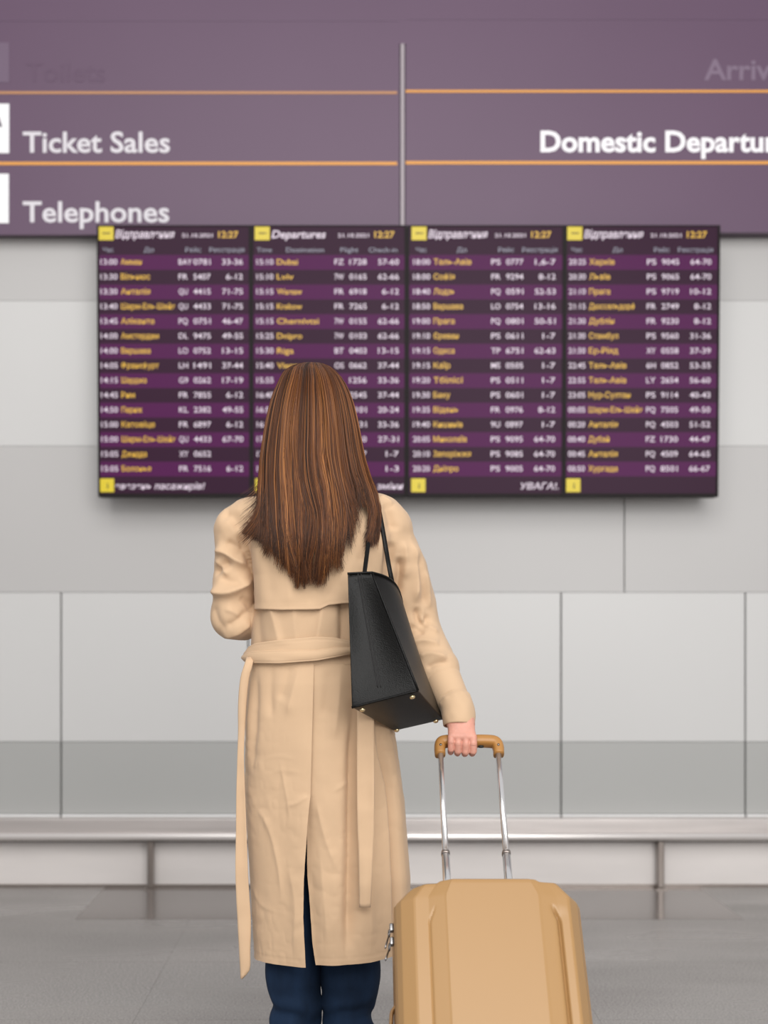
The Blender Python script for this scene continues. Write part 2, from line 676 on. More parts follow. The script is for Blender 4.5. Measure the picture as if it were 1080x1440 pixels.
# ------------------------------------------------------------------ structure: floor
YW = 5.75
floor = box('floor', -7.6, 7.6, -1.6, 5.95, -0.08, -0.012, m_floor_joint)
floor['kind'] = 'structure'
rows = [5.75, 5.095, 4.437, 3.779, 3.121, 2.463, 1.805, 1.147, 0.489, -0.169, -0.827, -1.485]
x_l, x_r = PX(105, 5.095), PX(1046, 5.095)
edges = [x_l - 3.2, x_l - 1.94, x_l - 0.62, x_l, x_r, x_r + 0.62, x_r + 1.9, x_r + 3.2]
for ri in range(len(rows) - 1):
    y1, y0 = rows[ri], rows[ri + 1]
    if ri == 0:
        xs = [-7.5, -5.9, -4.6, -3.4, x_l - 1.26, x_l, x_r, x_r + 1.26, 4.0, 5.6, 7.5]
    else:
        xs = [-7.5, -5.9, -4.5, -3.2, -1.9, -0.6, 0.7, 2.0, 3.3, 4.9, 6.2, 7.5]
    for xi in range(len(xs) - 1):
        pol = (ri == 0 and abs(xs[xi] - x_l) < 1e-6)
        g = 0.0012
        box('floor_tile', xs[xi] + g * 0.3, xs[xi + 1] - g * 0.3, y0 + g, y1 - g, -0.02, 0.0, m_floor_pol if pol else m_floor, floor,
            label='darker polished floor slab along the wall' if pol else None)

# ------------------------------------------------------------------ structure: wall with panels
wall = box('wall_back', -7.6, 7.6, YW + 0.03, YW + 0.2, -0.05, 4.2, m_joint)
wall['kind'] = 'structure'


def zz(py, Y=YW):
    return PZ(py, Y)


def tier(py0, py1, seams, m, g=0.004, depth=0.03, gl=None):
    for a, b in zip(seams[:-1], seams[1:]):
        ga = gl if gl is not None else g
        o = box('wall_panel', PX(a, YW) + ga, PX(b, YW) - ga, YW, YW + depth, zz(py1) + g * 0.35, zz(py0) - g * 0.35, m, wall)


Xa, Xb = -1960, 2950
sD = [Xa, -1490, -1228, -966, -703, -440, -177, 86, 349, 527, 789, 1048, 1310, 1570, 1832, 2094, 2356, 2618, Xb]
tier(1043, 1145, sD, m_pan_dark, g=0.003, gl=0.0035)
tier(833, 1043, sD, m_pan_white, g=0.003, gl=0.0035)
tier(627, 833, [Xa, -1562, -1074, -586, -98, 390, 878, 1366, 1854, 2342, Xb], m_pan_grey, g=0.002, gl=0.0025)
tier(423, 627, [Xa, -1740, -980, -220, 540, 1300, 2060, 2820, Xb], m_pan_white, g=0.002)
tier(200, 423, [Xa, -1740, -980, -220, 540, 1300, 2060, 2820, Xb], m_pan_grey, g=0.002)
tier(-120, 200, [Xa, -1740, -980, -220, 540, 1300, 2060, 2820, Xb], m_pan_white, g=0.002)
# pale lip along the foot of the panels, one piece per panel
for a, b in zip(sD[:-1], sD[1:]):
    xa, xb = PX(a, YW) + 0.004, PX(b, YW) - 0.004
    z1, z0 = zz(1145.5), zz(1150)
    v = [(xa, YW + .03, z1), (xb, YW + .03, z1), (xb, YW - .006, z1), (xa, YW - .006, z1),
         (xa, YW + .03, z0), (xb, YW + .03, z0), (xb, YW - .018, z0), (xa, YW - .018, z0)]
    build('panel_lip', v, [(0, 1, 2, 3), (4, 7, 6, 5), (3, 2, 6, 7), (0, 3, 7, 4), (1, 5, 6, 2), (0, 4, 5, 1)], m_lip, wall)
# kick plate bays below the rail
bays = [-2200, -510, 211, 931, 1650, 3000]
for a, b in zip(bays[:-1], bays[1:]):
    box('kick_plate', max(-7.5, PX(a, YW)) + 0.002, min(7.5, PX(b, YW)) - 0.002, YW - 0.004, YW + 0.03, 0.012, zz(1152), m_steel_pale, wall, smooth=False)
base = box('baseboard_back', -7.5, 7.5, YW - 0.014, YW + 0.0, 0.0, 0.012, m_post)
base['kind'] = 'structure'

# ------------------------------------------------------------------ bumper rail on posts
rail = thing('bumper_rail', 'long brushed steel bumper rail on short posts along the foot of the grey wall', 'rail', (0, 5.66, 0))
yr = 5.655
box('rail_plate', -7.4, 7.4, yr + 0.02, YW - 0.006, PZ(1172, yr + .02) - 0.0, PZ(1151, yr + .02), m_steel, rail, bev=0.004)
nose = tube('rail_nose', [(-7.4, yr + .012, PZ(1177.5, yr)), (7.4, yr + .012, PZ(1177.5, yr))], 0.014, m_steel_rail, rail, rb=0.0165, sides=16, up=(0, 0, 1), power=0.75)
box('rail_under_shade', -7.4, 7.4, yr + 0.02, YW - 0.006, PZ(1185, yr), PZ(1176, yr), m_rail_shade, rail)  # dark bar painted in place of the shadow below the nose
for pxp in (-1229, -509, 211, 930, 1650, 2370):
    xp = PX(pxp, yr + .03)
    box('post', xp - 0.013, xp + 0.013, yr + 0.03, yr + 0.075, 0.006, PZ(1184, yr), m_post, rail, bev=0.004)
    box('post_foot', xp - 0.022, xp + 0.022, yr + 0.018, yr + 0.086, 0.0, 0.006, m_post, rail)

# ------------------------------------------------------------------ directory sign
YS = 5.66
S = YS / F


def sx(px):
    return PX(px, YS)


def sz(py):
    return PZ(py, YS)


sign = thing('directory_sign', 'large purple wayfinding sign with white lettering and amber lines above the screens', 'sign', (0, YS, sz(328)))
sgl = (-520, 561.5)
sgr = (570.5, 1500)
bl = [330, 230, 130.5, 30, -70]
br = [327, 229, 128.5, 28, -70]
box('backing_board', sx(-520), sx(1500), YS + 0.012, YW - 0.002, sz(326), sz(-70), m_pict, sign)
for (x0, x1), bb in ((sgl, bl), (sgr, br)):
    for k in range(4):
        box('sign_band', sx(x0), sx(x1), YS, YS + 0.02, sz(bb[k]) + 0.0004, sz(bb[k + 1]) - 0.0004, m_purple, sign)
for (x0, x1), bb, ms in ((sgl, bl, (m_line, m_line_dim)), (sgr, br, (m_line, m_line))):
    for k, m in ((1, ms[0]), (2, ms[1])):
        h = (2.2 if k == 1 else 1.7) * S
        box('amber_line', sx(x0), sx(x1 - (3 if x0 < 0 else 0)), YS - 0.002, YS + 0.002, sz(bb[k]) - h, sz(bb[k]) + h, m, sign)
box('filler_strip', sx(561.5), sx(570.5), YS + 0.0005, YS + 0.02, sz(62), sz(-70), m_purple, sign)
box('divider_strip', sx(563.5), sx(568.5), YS - 0.004, YS + 0.012, sz(328), sz(62), m_strip, sign)


def sign_text(name, s, px, py, cap, w, m, bold, align='L'):
    v, f = place_text(s, sx(px), sz(py), cap * S, w * S if w else None, align, bold)
    V = np.c_[v[:, 0], np.full(len(v), YS - 0.0012), v[:, 1]]
    o = build(name, V, f, m, sign)
    solidify(o, 0.001)
    o['kind'] = 'stuff'
    return o


sign_text('lettering_ticket_sales', 'Ticket Sales', 32, 214, 28, 207, m_white_txt, 0.018)
sign_text('lettering_telephones', 'Telephones', 32, 312, 28, 206, m_white_txt, 0.018)
sign_text('lettering_toilets', 'Toilets', 36, 115, 27, 112, m_ghost_txt, 0.012)
sign_text('lettering_domestic', 'Domestic Departures', 760, 213, 28, 367, m_white_bold, 0.028)
sign_text('lettering_arrivals', 'Arrivals', 990, 112, 28, 137, m_fade_txt, 0.020)
for py0, py1, m, ex in ((60, 116, m_tile_fade, 13), (146, 215.5, m_tile, 13), (244.5, 314, m_tile, 12.5)):
    o = box('pictogram_tile', sx(ex - (py1 - py0 if py0 > 100 else 70)), sx(ex), YS - 0.0018, YS + 0.001, sz(py1), sz(py0), m, sign)
# dark figure on the middle tile: a bent arm reaching to the tile's right edge
cx_ = -22
fig = []


def disc(cx, cy, r, n=20):
    a = np.linspace(0, 2 * math.pi, n, endpoint=False)
    return np.c_[cx + r * np.cos(a), cy + r * np.sin(a)], [tuple(range(n))]


def px2w(parts, Y):
    v, f = merge(parts)
    V = np.stack([PX(v[:, 0], Y), np.full(len(v), Y), PZ(v[:, 1], Y)], -1)
    return V, [tuple(reversed(q)) for q in f]


V, Fc = px2w([(np.array([(-18, 176), (-6, 160), (-2, 163), (3, 178), (-4, 178), (-8, 172), (-14, 182)]), [(0, 1, 2, 3, 4, 5, 6)])], YS - 0.003)
o = build('pictogram_figure', V, Fc, m_pict, sign)

# ------------------------------------------------------------------ flight screens
YM = 5.56
SM = YM / F
rowsA = [('13:00', 'Амман', 'BAY', '0781', '33-36'), ('13:30', 'Вільнюс', 'FR', '5407', '6-12'), ('13:30', 'Анталія', 'QU', '4415', '71-75'),
         ('13:40', 'Шарм-Ель-Шейх', 'QU', '4433', '71-75'), ('13:45', 'Аліканте', 'PQ', '0751', '46-47'), ('14:00', 'Амстердам', 'DL', '9475', '49-55'),
         ('14:00', 'Варшава', 'LO', '0752', '13-15'), ('14:05', 'Франкфурт', 'LH', '1491', '37-44'), ('14:15', 'Шарджа', 'G9', '0262', '17-19'),
         ('14:45', 'Рим', 'FR', '7855', '6-12'), ('14:50', 'Париж', 'KL', '2382', '49-55'), ('15:00', 'Катовіце', 'FR', '6897', '6-12'),
         ('15:00', 'Шарм-Ель-Шейх', 'QU', '4433', '67-70'), ('15:05', 'Джидда', 'XY', '0652', ''), ('15:05', 'Болонья', 'FR', '7516', '6-12')]
rowsB = [('15:10', 'Dubai', 'FZ', '1728', '57-60'), ('15:10', 'Lviv', '7W', '0165', '62-66'), ('15:15', 'Warsaw', 'FR', '6918', '6-12'),
         ('15:15', 'Krakow', 'FR', '7265', '6-12'), ('15:15', 'Chernivtsi', '7W', '0155', '62-66'), ('15:25', 'Dnipro', '7W', '0103', '62-66'),
         ('15:30', 'Riga', 'BT', '0403', '13-15'), ('15:40', 'Vienna', 'OS', '0662', '37-44'), ('15:55', '', '', '1256', '33-36'),
         ('16:40', '', '', '2545', '37-44'), ('16:50', '', '', '0101', '20-24'), ('16:55', '', '', '0331', '33-36'),
         ('17:00', '', '', '0160', '27-31'), ('17:10', '', '', '0107', '1-7'), ('17:15', '', '', '0105', '1-3')]
rowsC = [('18:00', 'Тель-Авів', 'PS', '0777', '1,6-7'), ('18:00', 'Софія', 'FR', '9294', '8-12'), ('18:40', 'Лодзь', 'PQ', '0591', '52-53'),
         ('18:50', 'Варшава', 'LO', '0754', '13-16'), ('19:00', 'Прага', 'PQ', '0801', '50-51'), ('19:10', 'Єреван', 'PS', '0611', '1-7'),
         ('19:15', 'Одеса', 'TP', '6751', '62-63'), ('19:15', 'Каїр', 'MS', '0505', '1-7'), ('19:20', 'Тбілісі', 'PS', '0511', '1-7'),
         ('19:30', 'Баку', 'PS', '0601', '1-7'), ('19:35', 'Відень', 'FR', '0976', '8-12'), ('19:40', 'Кишинів', '9U', '0897', '1-7'),
         ('20:05', 'Миколаїв', 'PS', '9095', '64-70'), ('20:10', 'Запоріжжя', 'PS', '9085', '64-70'), ('20:20', 'Дніпро', 'PS', '9005', '64-70')]
rowsD = [('20:25', 'Харків', 'PS', '9045', '64-70'), ('20:30', 'Львів', 'PS', '9065', '64-70'), ('21:10', 'Прага', 'PS', '9719', '10-12'),
         ('21:15', 'Дюссельдорф', 'FR', '2749', '8-12'), ('21:30', 'Дублін', 'FR', '9230', '8-12'), ('21:30', 'Стамбул', 'PS', '9560', '31-36'),
         ('21:50', 'Ер-Ріяд', 'XY', '0558', '37-39'), ('22:45', 'Тель-Авів', '6H', '0852', '53-55'), ('22:55', 'Тель-Авів', 'LY', '2654', '56-60'),
         ('23:05', 'Нур-Султан', 'PS', '9114', '40-43'), ('00:05', 'Шарм-Ель-Шейх', 'PQ', '7505', '49-50'), ('00:20', 'Анталія', 'PQ', '4503', '51-52'),
         ('00:40', 'Дубай', 'FZ', '1730', '44-47'), ('00:45', 'Анталія', 'PQ', '4509', '64-65'), ('00:50', 'Хургада', 'PQ', '8501', '66-67')]
HU = ['Час', 'До', 'Рейс', 'Реєстрація']
HE = ['Time', 'Destination', 'Flight', 'Check-in']
T0 = 320.0
# left edge, right edge, first text column, title, headers, rows, label, footer
screens = [
    (138.0, 354.0, 5.0, 'Відправлення', HU, rowsA, 'tall dark flight screen at the left end of the row, first flight 13:00', ('евезень пасажирів!', 162, 288)),
    (353.8, 572.0, 7.6, 'Departures', HE, rowsB, 'tall dark flight screen titled Departures in English, behind the head of the woman', ('зміни', 530, 567)),
    (572.0, 793.0, 8.8, 'Відправлення', HU, rowsC, 'tall dark flight screen just right of the head of the woman, first flight 18:00', ('УВАГА!.', 732, 785)),
    (792.8, 1010.0, 5.8, 'Відправлення', HU, rowsD, 'tall dark flight screen at the right end of the row, first flight 20:25', None)]


def icon_plane(x, y, w):
    """small right-pointing aircraft outline in px"""
    return (np.array([(x - w, y - 1.0), (x + w * .55, y - 1.0), (x + w, y), (x + w * .55, y + 1.0), (x - w, y + 1.0)]), [(0, 1, 2, 3, 4)])


for si, (L, R, tx, title, heads, rws, lab, foot) in enumerate(screens):
    H = 379.0
    origin = np.array((PX((L + R) / 2, YM), YM, PZ(T0 + H, YM)))
    mon = thing('flight_screen', lab, 'screen', tuple(origin), 'flight screens hung in a row on the wall')
    mon.rotation_euler = (math.radians(1.6), 0, 0)
    # local frame: x right, z up, -y to the viewer; unit px
    W2 = (R - L) / 2 * SM

    def lx(px):
        return (px - (L + R) / 2) * SM

    def lz(py):
        return (T0 + H - py) * SM
    box('casing', -W2 + 0.0006, W2 - 0.0006, 0.004, 0.075, 0, H * SM, m_bezel, mon, bev=0.004, local=True)
    # bezel bars standing proud of the display
    bz = -0.004
    for nm, a in (('bezel_bar', (L, L + 3.2, T0, T0 + H)), ('bezel_bar', (R - 3.6, R, T0, T0 + H)), ('bezel_bar', (L + 3.2, R - 3.6, T0, T0 + 1.8)), ('bezel_bar', (L + 3.2, R - 3.6, T0 + H - 5, T0 + H))):
        box(nm, lx(a[0]) + .0006, lx(a[1]) - .0006, bz, 0.004, lz(a[3]), lz(a[2]), m_bezel, mon, local=True)
    box('wall_mount', -0.15, 0.15, 0.075, YW - YM - 0.02, 0.35, 0.75, m_bezel, mon, local=True)
    x0, x1 = L + 3.2, R - 3.6
    xs1 = x1 - 3.0
    head = box('header_band', lx(x0), lx(x1), 0.0, 0.004, lz(361), lz(T0 + 1.8), m_row_d, mon, local=True)
    c0 = L + tx

    def flat(parts, y=-0.0006):
        v, f = merge(parts)
        return np.c_[v[:, 0], np.full(len(v), y), v[:, 1]], f

    def txt(s, px, py, cap, w, **k):
        return place_text(s, lx(px), lz(py), cap * SM, w * SM if w else None, **k)
    ic = box('icon_tile', lx(c0 - 2.5), lx(c0 + 18.5), -0.0008, 0.001, lz(340.5), lz(321.5), m_scr_y, mon, local=True)
    bevel(ic, 0.004)
    v, f = icon_plane(c0 + 9, 331, 6)
    v2 = np.c_[lx(v[:, 0]), np.full(len(v), -0.0016), lz(v[:, 1])]
    build('plane_mark', v2, f, m_scr_i, ic, local=True)
    wt = 83 if si != 1 else 76
    V, Fc = flat([txt(title, c0 + 21, 337.5, 10.4, wt, bold=0.018, shear=0.22), txt('21.10.2021', c0 + 114, 336.5, 5.2, 43, bold=0.01)])
    build('title_text', V, Fc, m_scr_w, head, local=True, kind='stuff')
    V, Fc = flat([txt('12:27', c0 + 165, 337, 8.5, 28, bold=0.02)])
    build('clock_text', V, Fc, m_scr_t, head, local=True, kind='stuff')
    hc = [(c0 + 11, 15 if si != 1 else 21), (c0 + 68, 14 if si != 1 else 53), (c0 + 130, 22 if si != 1 else 25), (c0 + 177, 49 if si != 1 else 40)]
    V, Fc = flat([txt(h, x, 357, 6.2, w, align='C') for h, (x, w) in zip(heads, hc)])
    build('column_heading_text', V, Fc, m_scr_g, head, local=True, kind='stuff')
    pitch = (670.0 - 361.0) / 15
    for k, (tm, dst, al, num, ck) in enumerate(rws):
        ya = 361 + pitch * k
        r = box('flight_row', lx(x0), lx(x1), 0.0 if k % 2 else -0.0005, 0.004, lz(ya + pitch), lz(ya), m_row_d if k % 2 else m_row_p, mon, local=True)
        yb = ya + pitch / 2 + 3.2
        yy = -0.0012
        ps = [txt(tm, c0, yb, 7.6, 23.5, bold=0.008), txt(num, c0 + 154, yb, 7.6, 24, align='R', bold=0.008)]
        if al:
            ps.append(txt(al, c0 + 109.3, yb, 7.6, 5.9 * len(al) + 1, bold=0.008))
        if ck:
            ps.append(txt(ck, c0 + 199.2, yb, 7.6, {5: 29, 4: 23.5, 3: 18}[len(ck)], align='R', bold=0.008))
        V, Fc = flat(ps, yy)
        build('flight_text', V, Fc, m_scr_w, r, local=True, kind='stuff')
        if dst:
            V, Fc = flat([txt(dst, c0 + 28.5, yb, 7.6, 5.85 * len(dst) if len(dst) > 3 else 6.3 * len(dst), bold=0.012)], yy)
            build('destination_text', V, Fc, m_scr_t, r, local=True, kind='stuff')
    fb = box('footer_band', lx(x0), lx(x1), 0.0, 0.004, lz(T0 + H - 5), lz(670), m_row_d, mon, local=True)
    ic = box('icon_tile', lx(c0 - 2.5), lx(c0 + 17.5), -0.0008, 0.001, lz(692), lz(673), m_scr_y, mon, local=True)
    bevel(ic, 0.004)
    V, Fc = flat([txt('i', c0 + 8.5, 687, 8, 2.2, align='C', bold=0.02)], -0.0016)
    build('info_mark', V, Fc, m_scr_i, ic, local=True)
    if foot:
        V, Fc = flat([txt(foot[0], foot[1], 688, 8.6, foot[2] - foot[1], bold=0.012, shear=0.2)])
        build('ticker_text', V, Fc, m_scr_w, fb, local=True, kind='stuff')
# ------------------------------------------------------------------ the woman
YB = 3.05                                   # depth of her body axis
SB = YB / F


def bx_(px):
    return PX(px, YB)


def bz_(py):
    return PZ(py, YB)


def bpx(x):
    return x / SB + VX


def bpy_(z):
    return (CAMH - z) / SB + HY


def B3(px, py, Y=YB):
    return (bx_(px), Y, bz_(py))


person = thing('person', 'woman seen from behind with long brown hair, beige trench coat and dark jeans', 'person', (bx_(450), YB, 0.0))

# torso profile of the coat: row, centre, half width (photo units at her depth), half depth (m), centre depth
TP = np.array([
    (686, 452, 40, .052, 3.055), (693, 452, 62, .066, 3.05), (703, 451, 86, .082, 3.045), (718, 451, 102, .098, 3.042), (740, 450, 108, .112, 3.04),
    (770, 450, 102, .120, 3.04), (810, 451, 93, .118, 3.045), (850, 450, 91, .114, 3.05), (890, 449, 95, .112, 3.05), (912, 449.5, 97, .112, 3.05), (935, 449, 99, .116, 3.05)])


TEP = ([686, 740, 780, 855, 900, 935], [2.0, 2.2, 3.0, 3.0, 2.2, 2.2])


def torso_y(px, py):
    """back surface depth of the torso of the coat"""
    px = np.asarray(px, float)
    cx, hw, hd, cy = [np.interp(py, TP[:, 0], TP[:, k]) for k in (1, 2, 3, 4)]
    e_ = np.interp(py, TEP[0], TEP[1])
    q = np.clip(1 - np.abs((px - cx) / hw) ** e_, 0.0, 1) ** (1 / e_)
    return cy - hd * q


# arm joints (shared by body and coat)
LA = [B3(345, 735, 3.045), B3(331, 800, 3.055), B3(327, 866, 3.06)]
LF = [B3(327, 868, 3.06), (bx_(345), 3.20, bz_(845)), (bx_(385), 3.33, bz_(800))]
RA = [B3(536, 735, 3.045), B3(560, 800, 3.075), B3(581, 868, 3.105), B3(600, 915, 3.085), P3(622, 955, 3.03), P3(640, 988, 2.985)]

# ---- body
body = SDF((-0.36, 2.86, 0.0), (0.36, 3.48, 1.74), 0.006)
hc = np.array((bx_(443), 3.065, 1.566))
body.ell(hc + (0, 0, 0.022), (0.073, 0.092, 0.088), 0.01)
body.ell(hc + (0, 0.035, -0.035), (0.058, 0.06, 0.085), 0.03)
body.ell(hc + (0, 0.062, -0.095), (0.028, 0.026, 0.022), 0.03)                       # chin
body.cap(hc + (0, 0.093, 0.0), hc + (0, 0.112, -0.03), 0.008, 0.012, 0.012)          # nose
body.cap(hc + (-0.016, 0.088, -0.062), hc + (0.016, 0.088, -0.062), 0.007, 0.007, 0.006)  # lips
for s_ in (-1, 1):
    body.ell(hc + (s_ * 0.031, 0.092, 0.004), (0.015, 0.012, 0.010), 0.008, sub=True)
    body.ell(hc + (s_ * 0.075, 0.008, -0.008), (0.009, 0.020, 0.032), 0.006)          # ears
body.cap(hc + (0, -0.012, -0.07), (bx_(450), 3.055, bz_(700)), 0.050, 0.055, 0.02)
zs = [bz_(p_) for p_ in (1010, 960, 912, 860, 800, 750, 715, 698)]
body.loft(zs, [bx_(450)] * 8, [3.06] * 8, [.145, .135, .118, .122, .13, .145, .12, .06], [.095, .09, .078, .08, .085, .085, .07, .05], 0.03)
body.chain([LA[0], LA[1], LA[2], LF[1], LF[2]], [.028, .026, .024, .026, .022], 0.03)
body.chain([RA[0], RA[1], RA[2], RA[4], P3(642, 990, 2.975)], [.036, .032, .030, .024, .020], 0.03)
for s_, hip, knee, ank in ((-1, B3(415, 1000), B3(411, 1290), B3(420, 1500)), (1, B3(487, 1000), B3(494, 1290), B3(486, 1500))):
    body.chain([hip, knee, ank, (ank[0], ank[1], 0.05)], [.060, .040, .030, .030], 0.03)
    body.cap((ank[0], 3.03, 0.040), (ank[0] + s_ * 0.010, 3.15, 0.036), 0.028, 0.020, 0.02)
bv, bf = body.mesh(3)


def hand_mesh(fr, side, pose):
    """fr maps local (x across to the thumb side, y out of the back of the hand, z towards the fingers) to world points"""
    pts, rad = pose
    allp = np.array([fr(q) for ch in pts for q in ch])
    h = SDF(allp.min(0) - 0.035, allp.max(0) + 0.035, 0.0013)
    for ch, rr in zip(pts, rad):
        k = rr[1]
        h.chain([fr(q) for q in ch], rr[0], k)
    return h.mesh(1)


# right hand closed round the suitcase grip (axis along x at GRIP)
YG = 2.95
GRIP = P3(658, 1043, YG)


def fr_r(q):
    # local: x px offset from hand centre in metres, y toward camera (+), z down
    return np.array((PX(648.5, YG) + q[0], YG - q[1], GRIP[2] - q[2]))


pts, rad = [], []
# metacarpal rays from wrist to knuckles: wrist at z=-0.062 -> knuckles at z=-0.008; the pinky lies on the left, the index on the right
xk = [-0.0235, -0.0085, 0.0075, 0.0235]
rk = [0.0071, 0.0080, 0.0083, 0.0084]
for i in range(4):
    xw = [-0.012, -0.005, 0.003, 0.009][i]
    pts.append([(xw, -0.020, -0.075), (xw * 1.3, -0.006, -0.045), (xk[i] * 0.97, 0.0215 + (0.001 if i in (1, 2) else -0.001), -0.013)])
    rad.append(([0.0145, 0.013, rk[i] * 1.04], 0.016))
for i in range(4):
    r_ = rk[i]
    dz = [-0.004, 0.0, 0.0015, 0.0][i]
    a = [(xk[i], 0.0225, -0.012), (xk[i] * 1.02, 0.0262, 0.002 + dz), (xk[i] * 1.02, 0.0225, 0.0185 + dz), (xk[i], 0.006, 0.0245 + dz * .5), (xk[i] * .97, -0.010, 0.022), (xk[i] * .95, -0.0215, 0.010)]
    pts.append(a)
    rad.append(([r_ * 1.05, r_ * 1.0, r_ * 0.97, r_ * .88, r_ * .85, r_ * .72], 0.0010))
# thumb leaves the index side near the wrist and closes over the far side of the grip
pts.append([(0.014, -0.008, -0.055), (0.017, -0.020, -0.032), (0.015, -0.028, -0.012), (0.004, -0.029, 0.002)])
rad.append(([0.012, 0.0108, 0.0095, 0.0085], 0.006))
# wrist / forearm stump inside the cuff
pts.append([(-0.006, -0.026, -0.095), (0.0, -0.020, -0.07)])
rad.append(([0.019, 0.018], 0.012))
hv, hf = hand_mesh(fr_r, 1, (pts, rad))
# knuckle relief
hn = vnormals(hv, hf)
hv = hv + hn * (vnoise(hv, 240, 3) * 0.0003)[:, None]
# creases across the fingers at the middle joints
for i in range(4):
    c_ = fr_r((xk[i] * 1.02, 0.030, 0.0045))
    dd = hv - c_
    w_ = np.exp(-(dd[:, 0] / 0.007)**2 - (dd[:, 1] / 0.012)**2)
    for off in (-0.0015, 0.002):
        hv = hv - hn * (w_ * 0.0005 * np.exp(-((dd[:, 2] - off) / 0.0008)**2))[:, None]

# left hand, half closed in front of her chest
wl = np.array(LF[2])
dl = np.array(LF[2]) - np.array(LF[1])
dl /= np.linalg.norm(dl)
bl_ = np.array((0.0, 0.85, -0.5))
bl_ -= dl * (bl_ @ dl)
bl_ /= np.linalg.norm(bl_)
xl_ = np.cross(bl_, dl)


def fr_l(q):
    return wl + xl_ * q[0] + bl_ * q[1] + dl * q[2]


pts, rad = [], []
for i in range(4):
    x = (-0.030, -0.010, 0.010, 0.029)[i]
    L_ = (0.030, 0.038, 0.041, 0.037)[i]
    pts.append([(x * .5, 0, 0.0), (x, 0.006, 0.075)])
    rad.append(([0.016, 0.0105], 0.014))
    pts.append([(x, 0.006, 0.075), (x, 0.002, 0.075 + L_), (x, -0.018, 0.080 + L_ * 1.5), (x, -0.034, 0.072 + L_ * 1.55)])
    rad.append(([0.0095, 0.0085, 0.0078, 0.0066], 0.002))
pts.append([(0.018, -0.004, 0.015), (0.042, -0.016, 0.045), (0.044, -0.028, 0.075), (0.034, -0.036, 0.095)])
rad.append(([0.014, 0.012, 0.0095, 0.008], 0.008))
pts.append([(0, 0, -0.05), (0, 0, 0.01)])
rad.append(([0.022, 0.021], 0.012))
lv, lf = hand_mesh(fr_l, -1, (pts, rad))
V = np.concatenate([bv, hv, lv])
Fq = np.concatenate([bf, hf + len(bv), lf + len(bv) + len(hv)])
body_o = build('body', V, Fq, m_skin, person, smooth=True)
for s_ in (-1, 1):
    c_ = hc + np.array((s_ * 0.031, 0.082, 0.004))
    a = np.linspace(0, 2 * math.pi, 16, endpoint=False)
    ring = [c_ + 0.0115 * np.array((math.cos(t_) * math.cos(q), math.sin(q), math.sin(t_) * math.cos(q))) for q in np.linspace(-1.4, 1.4, 9) for t_ in a]
    f = [tuple(q) for q in grid_faces(16, 9, True)] + [tuple(range(16))[::-1], tuple(range(128, 144))]
    build('eye', ring, f, mat('eye_white', (235, 232, 228), 0.2), person, smooth=True)
    eye = bpy.data.objects[-1] if False else [q for q in person.children if q.name.startswith('eye')][-1]
    ic_ = c_ + np.array((0, 0.0098, 0))
    tube('iris', [ic_, ic_ + np.array((0, 0.0016, 0))], 0.0052, mat('iris_brown', (70, 46, 30), 0.2), eye, sides=16, up=(0, 0, 1))
    bp_ = catmull([hc + np.array((s_ * q, r_, h_)) for q, r_, h_ in ((0.016, 0.098, 0.021), (0.031, 0.094, 0.026), (0.047, 0.080, 0.021))], 12)
    tube('eyebrow', bp_, np.linspace(.0034, .0018, 12), mat('eyebrow_brown', (74, 48, 30), 0.7), person, rb=0.003, sides=8, up=(0, 0, 1))

lp_ = catmull([hc + np.array((q, r_, -0.063)) for q, r_ in ((-0.021, 0.086), (0, 0.0985), (0.021, 0.086))], 14)
tube('lips', lp_, np.array([.002, .004, .0055, .0062, .0066, .0066, .006, .006, .0066, .0066, .0062, .0055, .004, .002]), mat('lip_rose', (172, 96, 92), 0.45), person, rb=0.004, sides=10, up=(0, 1, 0))

# ---- trousers
tv, tf = [], []
for lp in ([(415, 1130, .080), (410, 1300, .064), (410, 1362, .0600), (410.7, 1376, .0590), (416.5, 1408, .0545), (422, 1424, .0470), (412, 1440, .0525), (412, 1462, .056), (414, 1510, .058)],
           [(490, 1130, .080), (493, 1300, .066), (495, 1362, .0645), (493.5, 1378, .0640), (488, 1410, .0550), (482.5, 1429, .0430), (492, 1443, .0490), (493, 1462, .053), (494, 1510, .056)]):
    tr = SDF((-0.24, 2.86, 0.02), (0.20, 3.24, 0.62), 0.004)
    tr.chain([B3(a, b, YB + 0.005) for a, b, c in lp], [c for a, b, c in lp], 0.012)
    v_, f_ = tr.mesh(3)
    tf.append(f_ + sum(len(q) for q in tv))
    tv.append(v_)
tv, tf = np.concatenate(tv), np.concatenate(tf)
tn = vnormals(tv, tf)
q = bpy_(tv[:, 2])
wr = np.clip((q - 1375) / 40, 0, 1)
tv = tv + tn * (wr * 0.003 * np.sin(q / 6.5 + 3.5 * vnoise(tv, 14, 4)) + 0.004 * vnoise(tv, (16, 16, 9), 8))[:, None]
build('trousers', tv, tf, m_denim, person, smooth=True)
for s_, axp in ((-1, 416), (1, 490)):
    sh = SDF((bx_(axp) - 0.09, 2.92, -0.01), (bx_(axp) + 0.09, 3.30, 0.2), 0.005)
    X0 = bx_(axp)
    sh.cap((X0, 3.03, 0.06), (X0, 3.03, 0.16), 0.045, 0.044, 0.01)
    sh.cap((X0, 3.02, 0.045), (X0 + s_ * 0.012, 3.19, 0.036), 0.044, 0.036, 0.02)
    sh.d = np.maximum(sh.d, (0.002 - sh.ax[2])[None, None, :])
    v_, f_ = sh.mesh(1)
    build('shoe', v_, f_, m_shoe, person, smooth=True)

